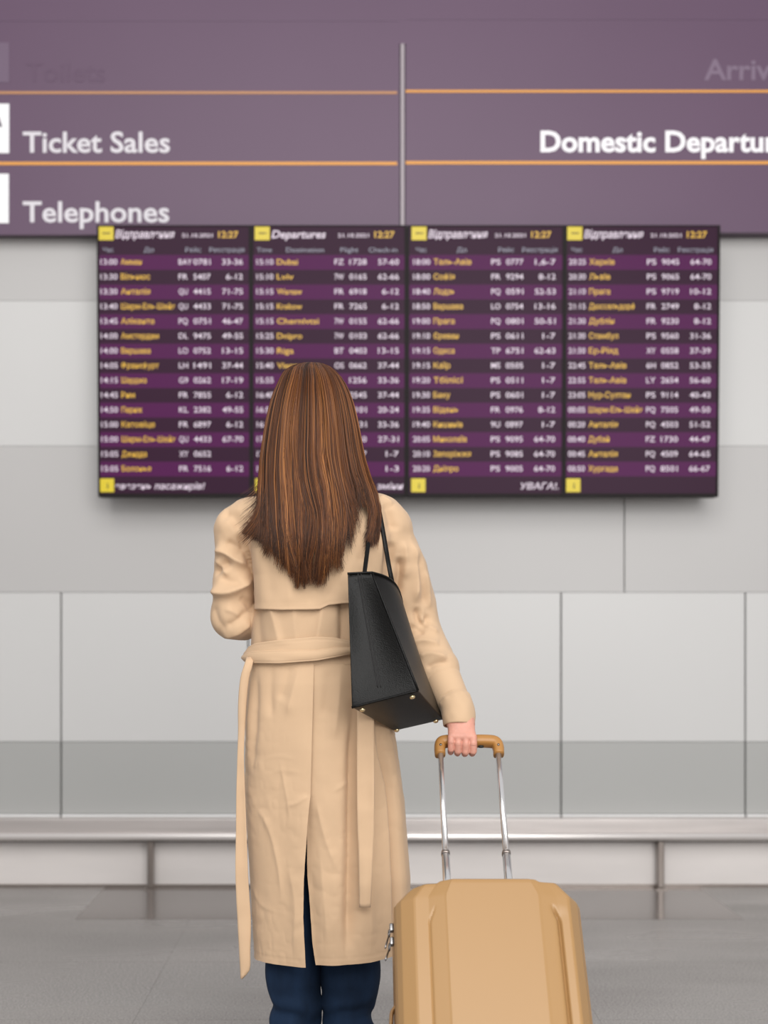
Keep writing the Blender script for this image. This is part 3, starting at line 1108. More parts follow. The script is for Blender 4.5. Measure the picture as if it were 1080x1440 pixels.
# ---- coat: upper part with both sleeves (distance field) joined to the open skirt (loft)
cu = SDF((-0.34, 2.88, bz_(1012)), (0.36, 3.46, bz_(676)), 0.0034)
order = np.argsort(-TP[:, 0])
tz = [bz_(p_) for p_ in TP[order, 0]]
cu.loft(tz, [bx_(c) for c in TP[order, 1]], list(TP[order, 4]), [w * SB for w in TP[order, 2]], list(TP[order, 3]), 0.01, e=np.interp(TP[order, 0], TEP[0], TEP[1]))
zarm = bz_(752)


def kz(Z):
    return 0.004 + 0.028 * np.clip((Z - zarm) / 0.05, 0, 1)


cu.chain([B3(354, 727, 3.045), B3(336, 748, 3.045), B3(331, 790, 3.05), B3(328, 835, 3.05), B3(327, 866, 3.05)], [.045, .053, .0475, .047, .0475], 0.02, kz)
cu.chain([B3(327, 866, 3.05), (bx_(334), 3.10, bz_(868)), (bx_(345), 3.20, bz_(848)), (bx_(375), 3.29, bz_(812))], [.0475, .050, .047, .040], 0.012)
cu.cap(B3(334, 872, 3.06), B3(342, 872, 3.10), 0.042, 0.042, 0.012)
cu.chain([B3(529, 728, 3.045), B3(540, 752, 3.05), B3(558, 800, 3.075), B3(574, 850, 3.10), B3(586, 890, 3.10), P3(603, 925, 3.065), P3(614, 941, 3.045), P3(622, 957, 3.03), P3(636, 985, 2.99)],
         [.054, .062, .066, .0655, .060, .0535, .0505, .041, .034], 0.02, kz)
uv, uf = cu.mesh(3)
un = vnormals(uv, uf)
upx, upy = bpx(uv[:, 0]), bpy_(uv[:, 2])
bw = np.clip(-un[:, 1] * 1.6 + 0.15, 0, 1)
FU = [
    # left sleeve
    ([(301, 776), (319, 778), (334, 789), (350, 797)], 9, 7, 9),
    ([(296, 832), (320, 836), (337, 830), (355, 815)], 11, 4.5, 12),
    ([(337, 752), (346, 776), (357, 806)], -5, 5, 8),
    ([(318, 764), (334, 772), (346, 780)], -5, 9, 7),
    ([(302, 810), (316, 797), (330, 790)], -6, 6, 7),
    ([(313, 722), (330, 730), (341, 750)], -6, 9, 12),
    ([(318, 858), (330, 861), (341, 868)], 2.2, 3, 6),
    ([(312, 897), (336, 888), (356, 874)], 6, 5, 9),
    ([(320, 884), (338, 872), (354, 858)], -4, 5, 7),
    ([(300, 850), (308, 872), (322, 890)], -3, 7, 9),
    ([(338, 840), (349, 848), (357, 862)], -4, 5, 6),
    # right sleeve
    ([(548, 762), (545, 790), (532, 808)], -7, 5, 8),
    ([(562, 782), (560, 815), (548, 846)], -12, 8, 10),
    ([(576, 760), (584, 800), (585, 830), (582, 850)], 8, 5, 16),
    ([(583, 780), (590, 812), (600, 856)], -6, 8, 5),
    ([(584, 852), (588, 872), (596, 878), (604, 862)], -7, 6, 8),
    ([(578, 908), (592, 902), (618, 908)], 6, 5, 9),
    ([(586, 924), (604, 920), (628, 926)], 5, 5, 8),
    ([(596, 940), (612, 932), (632, 930)], -4, 5, 5),
    ([(540, 708), (548, 730), (552, 752)], -7, 7, 9),
    ([(531, 700), (540, 704), (552, 714)], 4, 4, 5),
    ([(570, 890), (584, 884), (596, 894)], -5, 6, 6),
    ([(304, 786), (314, 800), (326, 812)], 4, 4, 8),
    ([(312, 812), (326, 820), (342, 822)], -3, 4, 8),
    ([(566, 760), (570, 790), (568, 820)], 4, 5, 7),
    ([(592, 800), (600, 830), (606, 858)], 4, 6, 4),
    ([(590, 866), (604, 884), (618, 890)], 4, 4, 7),
    # back below the flap
    ([(382, 840), (392, 882), (402, 922)], 4, 12, 5),
    ([(416, 838), (418, 880), (420, 922)], 3, 12, 7),
    ([(458, 832), (451, 876), (443, 925)], 5, 6, 14),
    ([(480, 832), (481, 876), (481, 922)], -6, 5, 8),
    ([(362, 850), (366, 885), (370, 920)], -3, 7, 10),
]
dsp = folds_at(upx, upy, FU) * bw * 1.8
sl_w = np.clip((np.abs(upx - 450) - 92) / 12, 0, 1)
dsp += (0.0022 * vnoise(uv, (17, 17, 30), 5) + 0.0010 * vnoise(uv, (60, 60, 35), 6)) * (0.35 + 0.65 * sl_w)
uv = uv + un * dsp[:, None]
uv = laplace(uv, uf, 0.2)

# skirt of the coat
SK = np.array([  # row, left, right edge
    (914, 351, 548), (930, 350, 548), (960, 348.5, 549), (1000, 346.5, 551), (1027, 346, 553), (1070, 346, 559), (1114, 346, 565), (1144, 347, 568.5),
    (1210, 350, 573), (1245, 352, 576), (1300, 355, 576), (1349, 358, 573)])
SR = np.array([(914, 432), (930, 432), (1112, 431), (1180, 432), (1225, 432), (1245, 434), (1278, 436.3), (1322, 439.5), (1349, 444)])
SL_ = np.array([(914, 443.5), (930, 443.5), (1114, 439.5), (1144, 437), (1180, 434.8), (1227, 432), (1278, 431.3), (1322, 433.3), (1349, 434.3)])
NV, NU = 190, 420
rows_ = np.linspace(914, 1349, NV)
RV = np.repeat(rows_, NU).reshape(NV, NU)
L_ = np.interp(rows_, SK[:, 0], SK[:, 1])
R_ = np.interp(rows_, SK[:, 0], SK[:, 2])
C_ = (L_ + R_) / 2
HW = (R_ - L_) / 2
HD = np.interp(rows_, [914, 960, 1050, 1349], [.112, .122, .125, .118])


def invsin(px):
    return np.arcsin(np.clip((px - C_) / HW, -1, 1))


a0 = invsin(np.interp(rows_, SR[:, 0], SR[:, 1]))
a1 = invsin(np.interp(rows_, SL_[:, 0], SL_[:, 1])) + 2 * math.pi
uu = np.linspace(0, 1, NU)
# denser columns on the back
dens = uu + 0.10 * np.sin(4 * math.pi * uu) / (2 * math.pi) * -1.0
A = a0[:, None] + (a1 - a0)[:, None] * dens[None, :]
sa, ca = np.sin(A), np.cos(A)
ex = 0.92
X = C_[:, None] + HW[:, None] * sa
Yv = YB - HD[:, None] * np.sign(ca) * np.abs(ca)**ex
fx, fy = X.ravel(), RV.ravel()
hem_row = np.interp(fx, [356, 370, 440, 520, 575], [1345, 1343, 1341.5, 1337.5, 1331])
fy_g = 914 + (fy - 914) * (hem_row - 914) / 435.0
FS = [
    ([(497, 990), (494, 1120), (491, 1250), (489, 1349)], -13, 9, 11),
    ([(528, 1020), (534, 1060), (545, 1110), (551, 1200), (556, 1349)], -14, 3.5, 11),
    ([(541, 1040), (553, 1120), (560, 1240), (566, 1349)], 8, 10, 12),
    ([(512, 1030), (516, 1130), (520, 1349)], 6, 14, 14),
    ([(466, 935), (462, 970), (458, 1010)], -4, 10, 14),
    ([(480, 930), (476, 980), (470, 1040)], 5, 12, 10),
    ([(412, 932), (404, 960), (396, 985)], -4, 6, 12),
    ([(386, 932), (383, 970), (384, 1010)], -3, 7, 7),
    ([(424, 934), (414, 975), (407, 1005)], 3, 8, 8),
    ([(363, 935), (362, 1000), (358, 1080)], -4, 6, 6),
    ([(356, 935), (354, 1000), (352, 1080)], 3, 5, 5),
    ([(360, 1130), (378, 1150), (395, 1210), (400, 1260)], 2.2, 5, 5),
    ([(398, 1070), (408, 1120), (412, 1150)], 1.2, 3, 4),
    ([(408, 1128), (424, 1122), (437, 1112)], 1.7, 3, 5),
    ([(352, 1240), (372, 1270), (398, 1276)], 1.3, 4, 6),
    ([(410, 1210), (420, 1260), (418, 1330)], 2.4, 6, 9),
    ([(446, 1120), (458, 1170), (474, 1215)], 2.2, 5, 5),
    ([(452, 1190), (456, 1250), (462, 1320)], 2.2, 8, 8),
    ([(384, 1084), (400, 1079), (430, 1082)], 0.5, 2, 3),
    ([(372, 1066), (392, 1060), (420, 1063)], 0.5, 2, 3),
    ([(470, 1108), (484, 1100), (494, 1096)], 1.2, 3, 4),
]
back = (ca > 0.02).ravel()
rel = folds_at(fx, fy, FS) * 1.6 * np.clip(ca.ravel() * 2.5, 0, 1)
# left panel laps over the right one along the centre seam, both hang free at the vent
dL = (a1[:, None] - A) * HW[:, None]         # distance from the lapping edge
dR = (A - a0[:, None]) * HW[:, None]
rel += (0.0052 * np.exp(-(dL / 26)**2) * (dL >= 0)).ravel()
rel -= (0.0050 * np.exp(-(dR / 20)**2)).ravel()
vent = np.clip((RV - 1112) / 40, 0, 1) ** 0.7
rel += (0.0060 * vent * np.exp(-(dL / 22)**2) * (dL >= 0)).ravel()
rel -= (0.0080 * vent * np.exp(-(dR / 15)**2)).ravel()
pos = np.stack([PX(fx, YB), Yv.ravel(), PZ(fy_g, YB)], -1)
# soft overall drape and creases
rel += 0.0022 * vnoise(pos, (11, 11, 4), 11) + (0.0026 * np.abs(vnoise(pos, (30, 30, 24), 12)) + 0.0017 * np.abs(vnoise(pos, (62, 62, 48), 13))) * np.clip(0.55 + vnoise(pos, (7, 7, 7), 14), 0.15, 1.2)
# front and far side: hanging folds
rel += (0.006 * np.sin(A * 9) * np.clip(-ca, 0, 1)).ravel()
# hem seam
rel += 0.0008 * np.exp(-((fy - 1339.5) / 1.2)**2) * -1.0
hang = np.clip((fy - 930) / 60, 0, 1) * 0.75 + 0.25
rel *= hang
nx, ny = sa.ravel() / 1.0, -ca.ravel()
sv = pos + np.stack([nx * rel, ny * rel, np.zeros(len(rel))], -1)
sf = grid_faces(NU, NV)[:, ::-1]
V = np.concatenate([uv, sv])
Fq = np.concatenate([uf, sf + len(uv)])
coat = build('coat', V, Fq, [m_coat, m_coat_in], person, smooth=True, label='beige belted trench coat with a back vent')

# body of the upper coat as a target for things lying on it
bvh_up = BVHTree.FromPolygons([tuple(v) for v in uv], [tuple(int(i) for i in f) for f in uf])


def coat_hit(px, py):
    r = bvh_up.ray_cast(Vector((bx_(px), 2.5, bz_(py))), Vector((0, 1, 0)))
    return r[0].y if r[0] is not None else None


# storm flap across the shoulders
nu, nv = 150, 70
hem_x = [350, 358, 400, 440, 452, 458, 463, 480, 530, 545]
hem_y = [856, 857.5, 859, 858.5, 858, 855, 852.5, 850.5, 848.5, 846]
vv = []
for j in range(nv):
    tj = j / (nv - 1)
    for i in range(nu):
        ti = i / (nu - 1)
        xlft = np.interp(tj, [0, .25, .5, 1], [372, 356, 357.5, 358.6])
        xrgt = np.interp(tj, [0, .25, 1], [520, 538, 536])
        px = xlft + (xrgt - xlft) * ti
        py = 716 + (np.interp(px, hem_x, hem_y) - 716) * tj
        y = float(torso_y(px, py))
        off = 0.003 + 0.011 * tj**1.5
        edge = min(ti * 14, 1) ** 0.5
        vv.append((bx_(px), y - off * (0.45 + .55 * edge), bz_(py)))
vv = np.array(vv)
fpx, fpy = bpx(vv[:, 0]), bpy_(vv[:, 2])
rl = folds_at(fpx, fpy, [([(374, 760), (382, 800), (386, 850)], -4, 12, 12), ([(365, 770), (363, 810), (363, 850)], 3, 7, 7),
                         ([(404, 790), (408, 820), (410, 856)], 3, 10, 14), ([(478, 780), (470, 810), (462, 850)], -4, 9, 12), ([(486, 740), (484, 780), (478, 830)], 5, 8, 10),
                         ([(440, 800), (438, 856)], -2, 10, 10), ([(500, 745), (506, 780), (508, 800)], -6, 8, 8), ([(512, 740), (516, 780), (512, 800)], 5, 6, 7)])
rl += 0.0016 * vnoise(vv, (14, 14, 7), 21) - 0.0006 * np.exp(-((fpy - np.interp(fpx, hem_x, hem_y) + 4) / 0.9)**2)
vv[:, 1] -= rl
flap = build('storm_flap', vv, grid_faces(nu, nv), m_coat, coat, smooth=True, label='loose cape flap across the shoulder blades')
solidify(flap, 0.0022, 1)

# collar, mostly under the hair
a = np.linspace(0, 2 * math.pi, 60, endpoint=False)
cv = []
for k, (rr, h) in enumerate([(1.0, 0.0), (1.06, 0.02), (1.15, 0.012), (1.38, -0.016)]):
    for t_ in a:
        cv.append((bx_(451) + 0.067 * rr * math.sin(t_), 3.06 - 0.066 * rr * math.cos(t_), bz_(692) + h - 0.012 * (1 + math.cos(t_)) / 2 * 0 - 0.02 * max(0, -math.cos(t_))))
col_ = build('collar', cv, grid_faces(60, 4, True), m_coat, coat, smooth=True)
solidify(col_, 0.003)

# belt: two turns of cloth round the waist
WA = 240
aa = np.linspace(-math.pi, math.pi, WA)


def belt_strip(name, top, bot, off, nrow=25, puff=0.003, seed=0, cols=None, taper=None):
    vs_ = []
    for j in range(nrow):
        tj = j / (nrow - 1)
        for t_ in aa:
            c, s_ = math.cos(t_), math.sin(t_)
            pxv = 449.3 + 98.5 * s_
            yt = np.interp(pxv, top[0], top[1]) if c > -0.2 else top[1][0]
            yb = np.interp(pxv, bot[0], bot[1]) if c > -0.2 else bot[1][0]
            py = yt + (yb - yt) * tj
            r_ = 1 + 0
            o_ = off + puff * math.sin(math.pi * tj)
            if pxv < 366 and c > 0:
                o_ += 0.002 * math.sin(math.pi * tj) * (366 - pxv) / 10
            hd = 0.117
            o_ -= 0.0007 * (math.exp(-((tj - 0.12) / 0.03)**2) + math.exp(-((tj - 0.86) / 0.03)**2))
            vs_.append((bx_(449.3) + (98.5 * SB + o_) * s_, YB - (hd + o_) * c, bz_(py)))
    vs_ = np.array(vs_)
    vs_[:, 1] -= 0.0022 * vnoise(vs_, (20, 20, 60), 31 + seed)
    o = build(name, vs_, grid_faces(WA, nrow), m_coat, coat, smooth=True)
    solidify(o, 0.0018, 1)
    return o


xs_ = [349, 356, 366, 400, 447, 470, 487, 549]
belt_strip('belt', (xs_, [917, 909, 904, 899, 895, 896, 900, 903]), (xs_, [927, 929, 931, 931, 927.5, 924, 920, 917]), 0.008)
belt_strip('belt_turn', (xs_, [921, 917, 915, 913, 913, 909, 909, 906]), (xs_, [929, 931, 931.5, 931.5, 927.5, 923, 919, 917]), 0.0125, seed=3)


def ribbon(name, rows, m, parent, n=60, nc=9, label=None, curl=0.004):
    """rows: (row, left, right, depth)"""
    r = catmull(np.array([(a, b, c, d * 1000) for a, b, c, d in rows], float), n)
    vs_ = []
    for j in range(n):
        py, l_, r2, d = r[j]
        d /= 1000
        for i in range(nc):
            ti = i / (nc - 1)
            px = l_ + (r2 - l_) * ti
            y = d - curl * math.sin(math.pi * ti) * math.sin(j * 0.13 + 0.6)
            vs_.append((PX(px, d), y, PZ(py, d)))
    vs_ = np.array(vs_)
    vs_[:, 1] -= 0.0025 * vnoise(vs_, (10, 10, 16), 41) + 0.0010 * vnoise(vs_, (30, 30, 50), 42)
    o = build(name, vs_, grid_faces(nc, n), m, parent, smooth=True, label=label)
    solidify(o, 0.002, 0)
    return o


ribbon('belt_end', [(924, 347, 357, 2.985), (936, 343.5, 355, 2.975), (952, 338.5, 350.5, 2.972), (988, 335.2, 346.5, 2.972), (1032, 335, 344, 2.972), (1062, 334, 343.3, 2.972), (1107, 332.5, 344.2, 2.972),
                    (1155, 332, 346, 2.972), (1233, 331.3, 349, 2.972), (1293, 334, 352.7, 2.972), (1340, 336.6, 351.8, 2.972), (1364, 338, 351, 2.972), (1376, 338.6, 341, 2.972)], m_coat, coat,
       label='longer belt end hanging at her left side')
ribbon('belt_end', [(918, 503, 527, 2.918), (960, 502, 526, 2.912), (1003, 502, 526, 2.908), (1100, 502, 526.2, 2.905), (1173, 503, 525.8, 2.905), (1189, 504, 525, 2.905), (1250, 505, 522.5, 2.905), (1276, 505.6, 521, 2.905)], m_coat, coat, label='shorter belt end hanging at her right side')

# right cuff and wrist strap
ctr = catmull([P3(633.5, 975, 3.0), P3(640, 988, 2.985), P3(644.6, 1003, 2.970), P3(645.8, 1020, 2.962)], 22)
cr = np.interp(np.linspace(0, 1, 22), [0, .22, .3, .36, .7, 1], [.030, .0325, .0355, .0355, .0345, .0325])
v_ = tube_verts(ctr, cr, cr * 1.0, 40, (0, 1, 0))
v_[:, 2] += (v_[:, 0] - PX(645, 2.97)) * -0.04 * np.repeat(np.linspace(0, 1, 22), 40)
cn = v_ - np.repeat(ctr, 40, 0)
cn /= np.linalg.norm(cn, axis=1)[:, None]
jj = np.repeat(np.arange(22), 40)
v_ += cn * (0.0012 * vnoise(v_, 60, 51) + 0.0012 * np.exp(-((jj - 7) / 1.5)**2) * np.sin(np.tile(np.arange(40), 22) * 1.7))[:, None]
cuff = build('cuff', v_, grid_faces(40, 22, True), m_coat, coat, smooth=True)
solidify(cuff, 0.0025)
sp_ = catmull([P3(619.5, 951, 3.034), P3(625, 962, 3.022), P3(637, 985, 2.992)], 12)
sr_ = np.r_[.030, .0395, np.linspace(.0410, .0350, 10)]
v_ = tube_verts(sp_, sr_, sr_, 40, (0, 1, 0))
strap_ = build('wrist_strap', v_, grid_faces(40, 12, True), m_coat, coat, smooth=True)
solidify(strap_, 0.002)

# ------------------------------------------------------------------ hair
HR = np.array([  # row, left, right, half depth, back surface depth
    (507.5, 436, 441, .004, 3.066), (510, 420, 455, .026, 3.044), (514, 408, 464, .040, 3.030), (521, 399, 472, .055, 3.013), (530, 393.5, 480, .068, 2.997), (542, 388.5, 487, .082, 2.980),
    (556, 383, 493, .095, 2.965), (571, 378.5, 498, .105, 2.953), (590, 374.5, 502.5, .112, 2.942), (610, 371, 506.5, .114, 2.935), (630, 368.5, 510, .110, 2.929), (650, 366.5, 514, .100, 2.923), (675, 365.5, 521, .082, 2.915),
    (697, 365.5, 529, .062, 2.909), (720, 366, 533, .050, 2.905), (745, 367, 533, .044, 2.902), (780, 372, 528, .036, 2.902), (820, 380, 520, .03, 2.902), (850, 382, 515, .03, 2.902)])
HR[:, 4] += HR[:, 3]


def hair_at(py, phi, rho):
    l_, r_, hd, cy = [np.interp(py, HR[:, 0], HR[:, k]) for k in (1, 2, 3, 4)]
    c, hw = (l_ + r_) / 2, (r_ - l_) / 2
    return c + hw * np.sin(phi) * rho, cy - hd * np.cos(phi) * rho


# coat relief under the hair
gx = np.arange(340, 560, 3.0)
gy = np.arange(676, 840, 4.0)
HM = np.full((len(gy), len(gx)), 3.2)
for j, py in enumerate(gy):
    for i, px in enumerate(gx):
        h_ = coat_hit(px, py)
        if h_ is not None:
            HM[j, i] = h_ - (0.016 if py > 716 else 0.012)


def coat_floor(px, py):
    fx_ = np.clip((px - gx[0]) / 3.0, 0, len(gx) - 1.001)
    fy_ = np.clip((py - gy[0]) / 4.0, 0, len(gy) - 1.001)
    i, j = fx_.astype(int), fy_.astype(int)
    u, w = fx_ - i, fy_ - j
    return (HM[j, i] * (1 - u) + HM[j, i + 1] * u) * (1 - w) + (HM[j + 1, i] * (1 - u) + HM[j + 1, i + 1] * u) * w


EX = [352, 366, 376, 386, 398, 408, 415, 430, 454, 466, 475, 487, 497, 505, 514, 520, 526, 533]
EY = [752, 752, 766, 782, 798, 814, 822, 823, 820, 812, 800, 774, 746, 722, 716, 760, 772, 740]
NS, NP = 6500, 32
NCL = 170
cl_phi = np.sort(rng.uniform(-1.8, 1.8, NCL))
cl_rho = np.clip(0.965 + 0.035 * np.sin(cl_phi * 19 + rng.normal(0, .8, NCL)) - np.abs(rng.normal(0, 0.02, NCL)), 0.86, 1.0)
cl_amp = rng.uniform(0.3, 2.2, NCL)
cl_lam = rng.uniform(80, 150, NCL)
cl_ph = rng.uniform(0, 6.28, NCL)
cl_end = rng.normal(0, 8, NCL)
cl_col = rng.normal(0, 0.12, NCL)
cid = rng.integers(0, NCL, NS)
phi0 = cl_phi[cid] + rng.normal(0, 0.035, NS)
loose = rng.random(NS) < 0.12
phi0 = np.where(loose, rng.uniform(-1.8, 1.8, NS), phi0)
nearest = np.abs(phi0[:, None] - cl_phi[None, :]).argmin(1)
cid = np.where(loose, nearest, cid)
rho0 = np.clip(cl_rho[cid] + rng.normal(0, 0.016, NS), 0.84, 1.02)
xt, _ = hair_at(np.full(NS, 740.0), phi0, rho0)
pe = np.interp(xt, EX, EY) + cl_end[cid] * 0.45 + 5 - np.abs(rng.normal(0, 5, NS))
pe -= np.where(rng.random(NS) < 0.15, rng.uniform(0, 60, NS), 0)
start = 508 + np.abs(rng.normal(0, 1.2, NS)) + (np.abs(np.sin(phi0)) * rng.uniform(0, 1, NS) * 4)
tt = np.linspace(0, 1, NP)
PYs = start[:, None] + (pe - start)[:, None] * (tt[None, :] ** 1.25)
pull = np.interp(tt, [0, .3, .8, 1], [0.0, 0.2, 0.45, 0.8])[None, :]
PH = phi0[:, None] * (1 - pull) + cl_phi[cid][:, None] * pull
XX, YY = hair_at(PYs, PH, rho0[:, None])
rampw = np.clip((PYs - 560) / 170, 0, 1)
side = np.clip(1.15 - np.abs(np.sin(PH)), 0.10, 1)
fld = vnoise(np.stack([XX.ravel(), PYs.ravel(), np.zeros(XX.size)], -1), (1 / 26.0, 1 / 75.0, 1), 71).reshape(XX.shape)
XX = XX + rampw * side * (7.0 * fld + cl_amp[cid][:, None] * np.sin(PYs / cl_lam[cid][:, None] * 6.28 + cl_ph[cid][:, None]))
XX = XX + rng.normal(0, 0.8, NS)[:, None] * rampw * tt[None, :]
cl_curl = rng.normal(0, 5.5, NCL)
XX = XX + (cl_curl[cid] + rng.normal(0, 2.0, NS))[:, None] * np.clip((tt[None, :] - 0.84) / 0.16, 0, 1)**2
# the bottom of the hair gathers towards the middle of her back
gath = np.clip((PYs - 745) / 75, 0, 1)
XX = XX + gath * (438 - XX) * 0.06
# ends at the lower left sweep outwards
lw = np.clip((412 - xt) / 40, 0, 1)[:, None] * np.clip((tt[None, :] - 0.87) / 0.13, 0, 1)**2
XX = XX - lw * (3 + 7 * (xt < 377)[:, None] + 8 * np.minimum(np.abs(cl_end[cid][:, None] / 8), 1.6))
XX = np.clip(XX, np.interp(PYs, HR[:, 0], HR[:, 1]) - 1.5 - lw * 30, np.interp(PYs, HR[:, 0], HR[:, 2]) + 1.5)
fl = coat_floor(XX, PYs) - 0.003 - (rho0[:, None] - 0.84) * 0.06
wl_ = np.clip((PYs - 676) / 20, 0, 1)
YY = np.where((PYs > 676) & (fl < YY), YY * (1 - wl_) + np.minimum(fl, YY) * wl_, YY)
for _ in range(3):
    YY[:, 1:-1] = 0.25 * YY[:, :-2] + 0.5 * YY[:, 1:-1] + 0.25 * YY[:, 2:]
P = np.stack([bx_(XX), YY, bz_(PYs)], -1)
P = P + (vnoise(P.reshape(-1, 3), (60, 60, 9), 61)[:, None] * np.array((0.0008, 0.0008, 0))).reshape(NS, NP, 3)
rad_ = rng.uniform(0.00045, 0.00085, NS)[:, None] * np.interp(tt, [0, .1, .8, 1], [.8, 1, .9, .25])[None, :]
tg = np.gradient(P, axis=1)
tg /= np.linalg.norm(tg, axis=2)[..., None] + 1e-9
sd = np.cross(tg, np.array((0.0, 1.0, 0.0)))
sd /= np.linalg.norm(sd, axis=2)[..., None] + 1e-9
u2 = np.cross(sd, tg)
K = 3
vh = np.empty((NS, NP, K, 3))
for k in range(K):
    an = k * 2 * math.pi / K + math.pi / 2
    vh[:, :, k] = P + (sd * math.cos(an) + u2 * math.sin(an)) * rad_[..., None]
gf = grid_faces(K, NP, True)
fh = (gf[None] + (np.arange(NS) * NP * K)[:, None, None]).reshape(-1, 4)
m_hair = bpy.data.materials.new('hair_brown')
m_hair.use_nodes = True
t = m_hair.node_tree
p = t.nodes['Principled BSDF']
at = t.nodes.new('ShaderNodeAttribute')
at.attribute_name = 'strand'
r = t.nodes.new('ShaderNodeValToRGB')
e = r.color_ramp.elements
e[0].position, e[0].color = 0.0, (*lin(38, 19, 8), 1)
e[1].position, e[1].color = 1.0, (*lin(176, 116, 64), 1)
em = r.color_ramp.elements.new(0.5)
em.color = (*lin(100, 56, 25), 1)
t.links.new(at.outputs['Fac'], r.inputs[0])
t.links.new(r.outputs[0], p.inputs['Base Color'])
p.inputs['Roughness'].default_value = 0.38
p.inputs['Specular IOR Level'].default_value = 0.5
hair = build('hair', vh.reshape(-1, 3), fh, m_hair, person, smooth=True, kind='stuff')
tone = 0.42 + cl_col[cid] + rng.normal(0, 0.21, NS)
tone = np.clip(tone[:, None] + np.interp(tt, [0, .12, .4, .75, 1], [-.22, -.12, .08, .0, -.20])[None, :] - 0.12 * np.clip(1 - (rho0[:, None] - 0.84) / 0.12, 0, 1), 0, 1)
tone = np.repeat(tone.reshape(-1), K).astype(np.float32)
atr = hair.data.attributes.new('strand', 'FLOAT', 'POINT')
if len(hair.data.vertices) == len(tone):
    atr.data.foreach_set('value', tone)
# under-layer so that no light passes between the strands
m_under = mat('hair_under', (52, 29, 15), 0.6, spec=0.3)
nb, mrows = 60, 50
uvh = []
for py in np.r_[507.6, np.linspace(509, 735, mrows - 1)]:
    pr_ = float(np.interp(py, [512, 575, 670, 735], [math.pi, 1.85, 1.2, 0.6]))
    ph = np.linspace(-pr_, pr_, nb)
    x_, y_ = hair_at(np.full(nb, py), ph, 0.90 - 0.06 * max(0, (py - 690) / 60))
    if py > 678:
        ff = coat_floor(x_, np.full(nb, py)) + 0.006
        y_ = np.where(ff < y_, ff, y_)
    uvh.append(np.stack([bx_(x_), y_, np.full(nb, bz_(py))], -1))
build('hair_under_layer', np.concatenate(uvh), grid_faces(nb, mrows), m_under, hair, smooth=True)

# ------------------------------------------------------------------ tote bag
bag = thing('tote_bag', 'black leather tote bag hanging from the right shoulder of the woman', 'bag', tuple(P3(540, 1010, 2.85)))
NBL, NBR, NTR, NTL = P3(494.5, 995, 2.77), P3(588, 971, 2.76), P3(523, 805, 2.83), P3(488.5, 806.5, 2.83)
FBL, FBR, FTR, FTL = P3(554, 1028, 3.02), P3(624, 1012, 2.985), P3(568, 868, 3.0), P3(538, 880, 3.03)
# long top edge of the outer wall arches between the two strap ends
n = 22


def bil(a, b, c, d, nu, nv, bulge=None):
    u = np.linspace(0, 1, nu)[None, :, None]
    w = np.linspace(0, 1, nv)[:, None, None]
    g = (1 - w) * ((1 - u) * a + u * b) + w * ((1 - u) * d + u * c)
    if bulge is not None:
        s = np.sin(np.pi * u) * np.sin(np.pi * w) ** 0.7
        g = g + s * bulge
    return g.reshape(-1, 3)


def quad_patch(a, b, c, d, bulge, edge=None):
    v = bil(a, b, c, d, n, n, np.array(bulge, float))
    if edge is not None:
        w = np.repeat(np.linspace(0, 1, n), n)[:, None]
        u = np.tile(np.linspace(0, 1, n), n)[:, None]
        v = v + w**2 * np.sin(np.pi * u) * np.array(edge, float)
    return v


patches = [quad_patch(NBL, NBR, NTR, NTL, (0, 0.012, 0)),
           quad_patch(NBR, FBR, FTR, NTR, (0.006, -0.004, 0), (0.016, -0.01, 0.022)),
           quad_patch(FBR, FBL, FTL, FTR, (0, 0.01, 0)),
           quad_patch(FBL, NBL, NTL, FTL, (-0.004, 0, 0), (0.004, 0, 0.02)),
           quad_patch(FBL, FBR, NBR, NBL, (0, -0.002, -0.004))]
V = np.concatenate(patches)
Fq = np.concatenate([grid_faces(n, n) + k * n * n for k in range(5)])
# weld shared borders
key = {}
remap = np.empty(len(V), int)
uniq = []
for i, v in enumerate(np.round(V, 5)):
    kk = tuple(v)
    if kk not in key:
        key[kk] = len(uniq)
        uniq.append(V[i])
    remap[i] = key[kk]
bago = build('bag_body', np.array(uniq), [tuple(remap[q]) for q in Fq], m_leather, bag, smooth=True)
bb = bago.modifiers.new('bevel', 'BEVEL')
bb.width = 0.006
bb.segments = 3
bb.limit_method = 'ANGLE'
bb.angle_limit = math.radians(35)
solidify(bago, 0.003)
# stitched seam down the end panel, and edge piping
def edge_pts(a, b, k, off):
    return [a + (b - a) * t_ + np.array(off) for t_ in np.linspace(0, 1, k)]


def patch_point(pt, u, w):
    i = min(n - 1, int(round(u * (n - 1))))
    j = min(n - 1, int(round(w * (n - 1))))
    return pt[j * n + i]


def gusset(u, w):
    g = (1 - w) * ((1 - u) * NBL + u * NBR) + w * ((1 - u) * NTL + u * NTR)
    return g + math.sin(math.pi * u) * math.sin(math.pi * w) ** 0.7 * np.array((0, 0.012, 0))


sA = [gusset(0.43, w) + np.array((0, -0.0012, 0)) for w in np.linspace(0.10, 0.995, 40)]
tube('seam', sA, 0.0012, m_thread, bag, sides=6)
sB = [q + np.array((0.006, 0, 0)) for q in sA]
tube('seam', sB, 0.0010, m_thread, bag, sides=6)
for (a, b) in ((NBL, NBR), (NBR, NTR)):
    tube('piping', edge_pts(a, b, 12, (0, 0.001, 0)), 0.0028, m_leather, bag, sides=8)
tube('rim', [patch_point(patches[0], u, 1.0) for u in np.linspace(0, 1, n)] + [patch_point(patches[1], u, 1.0) for u in np.linspace(0.05, 1, n)], 0.0024, m_leather, bag, sides=8)


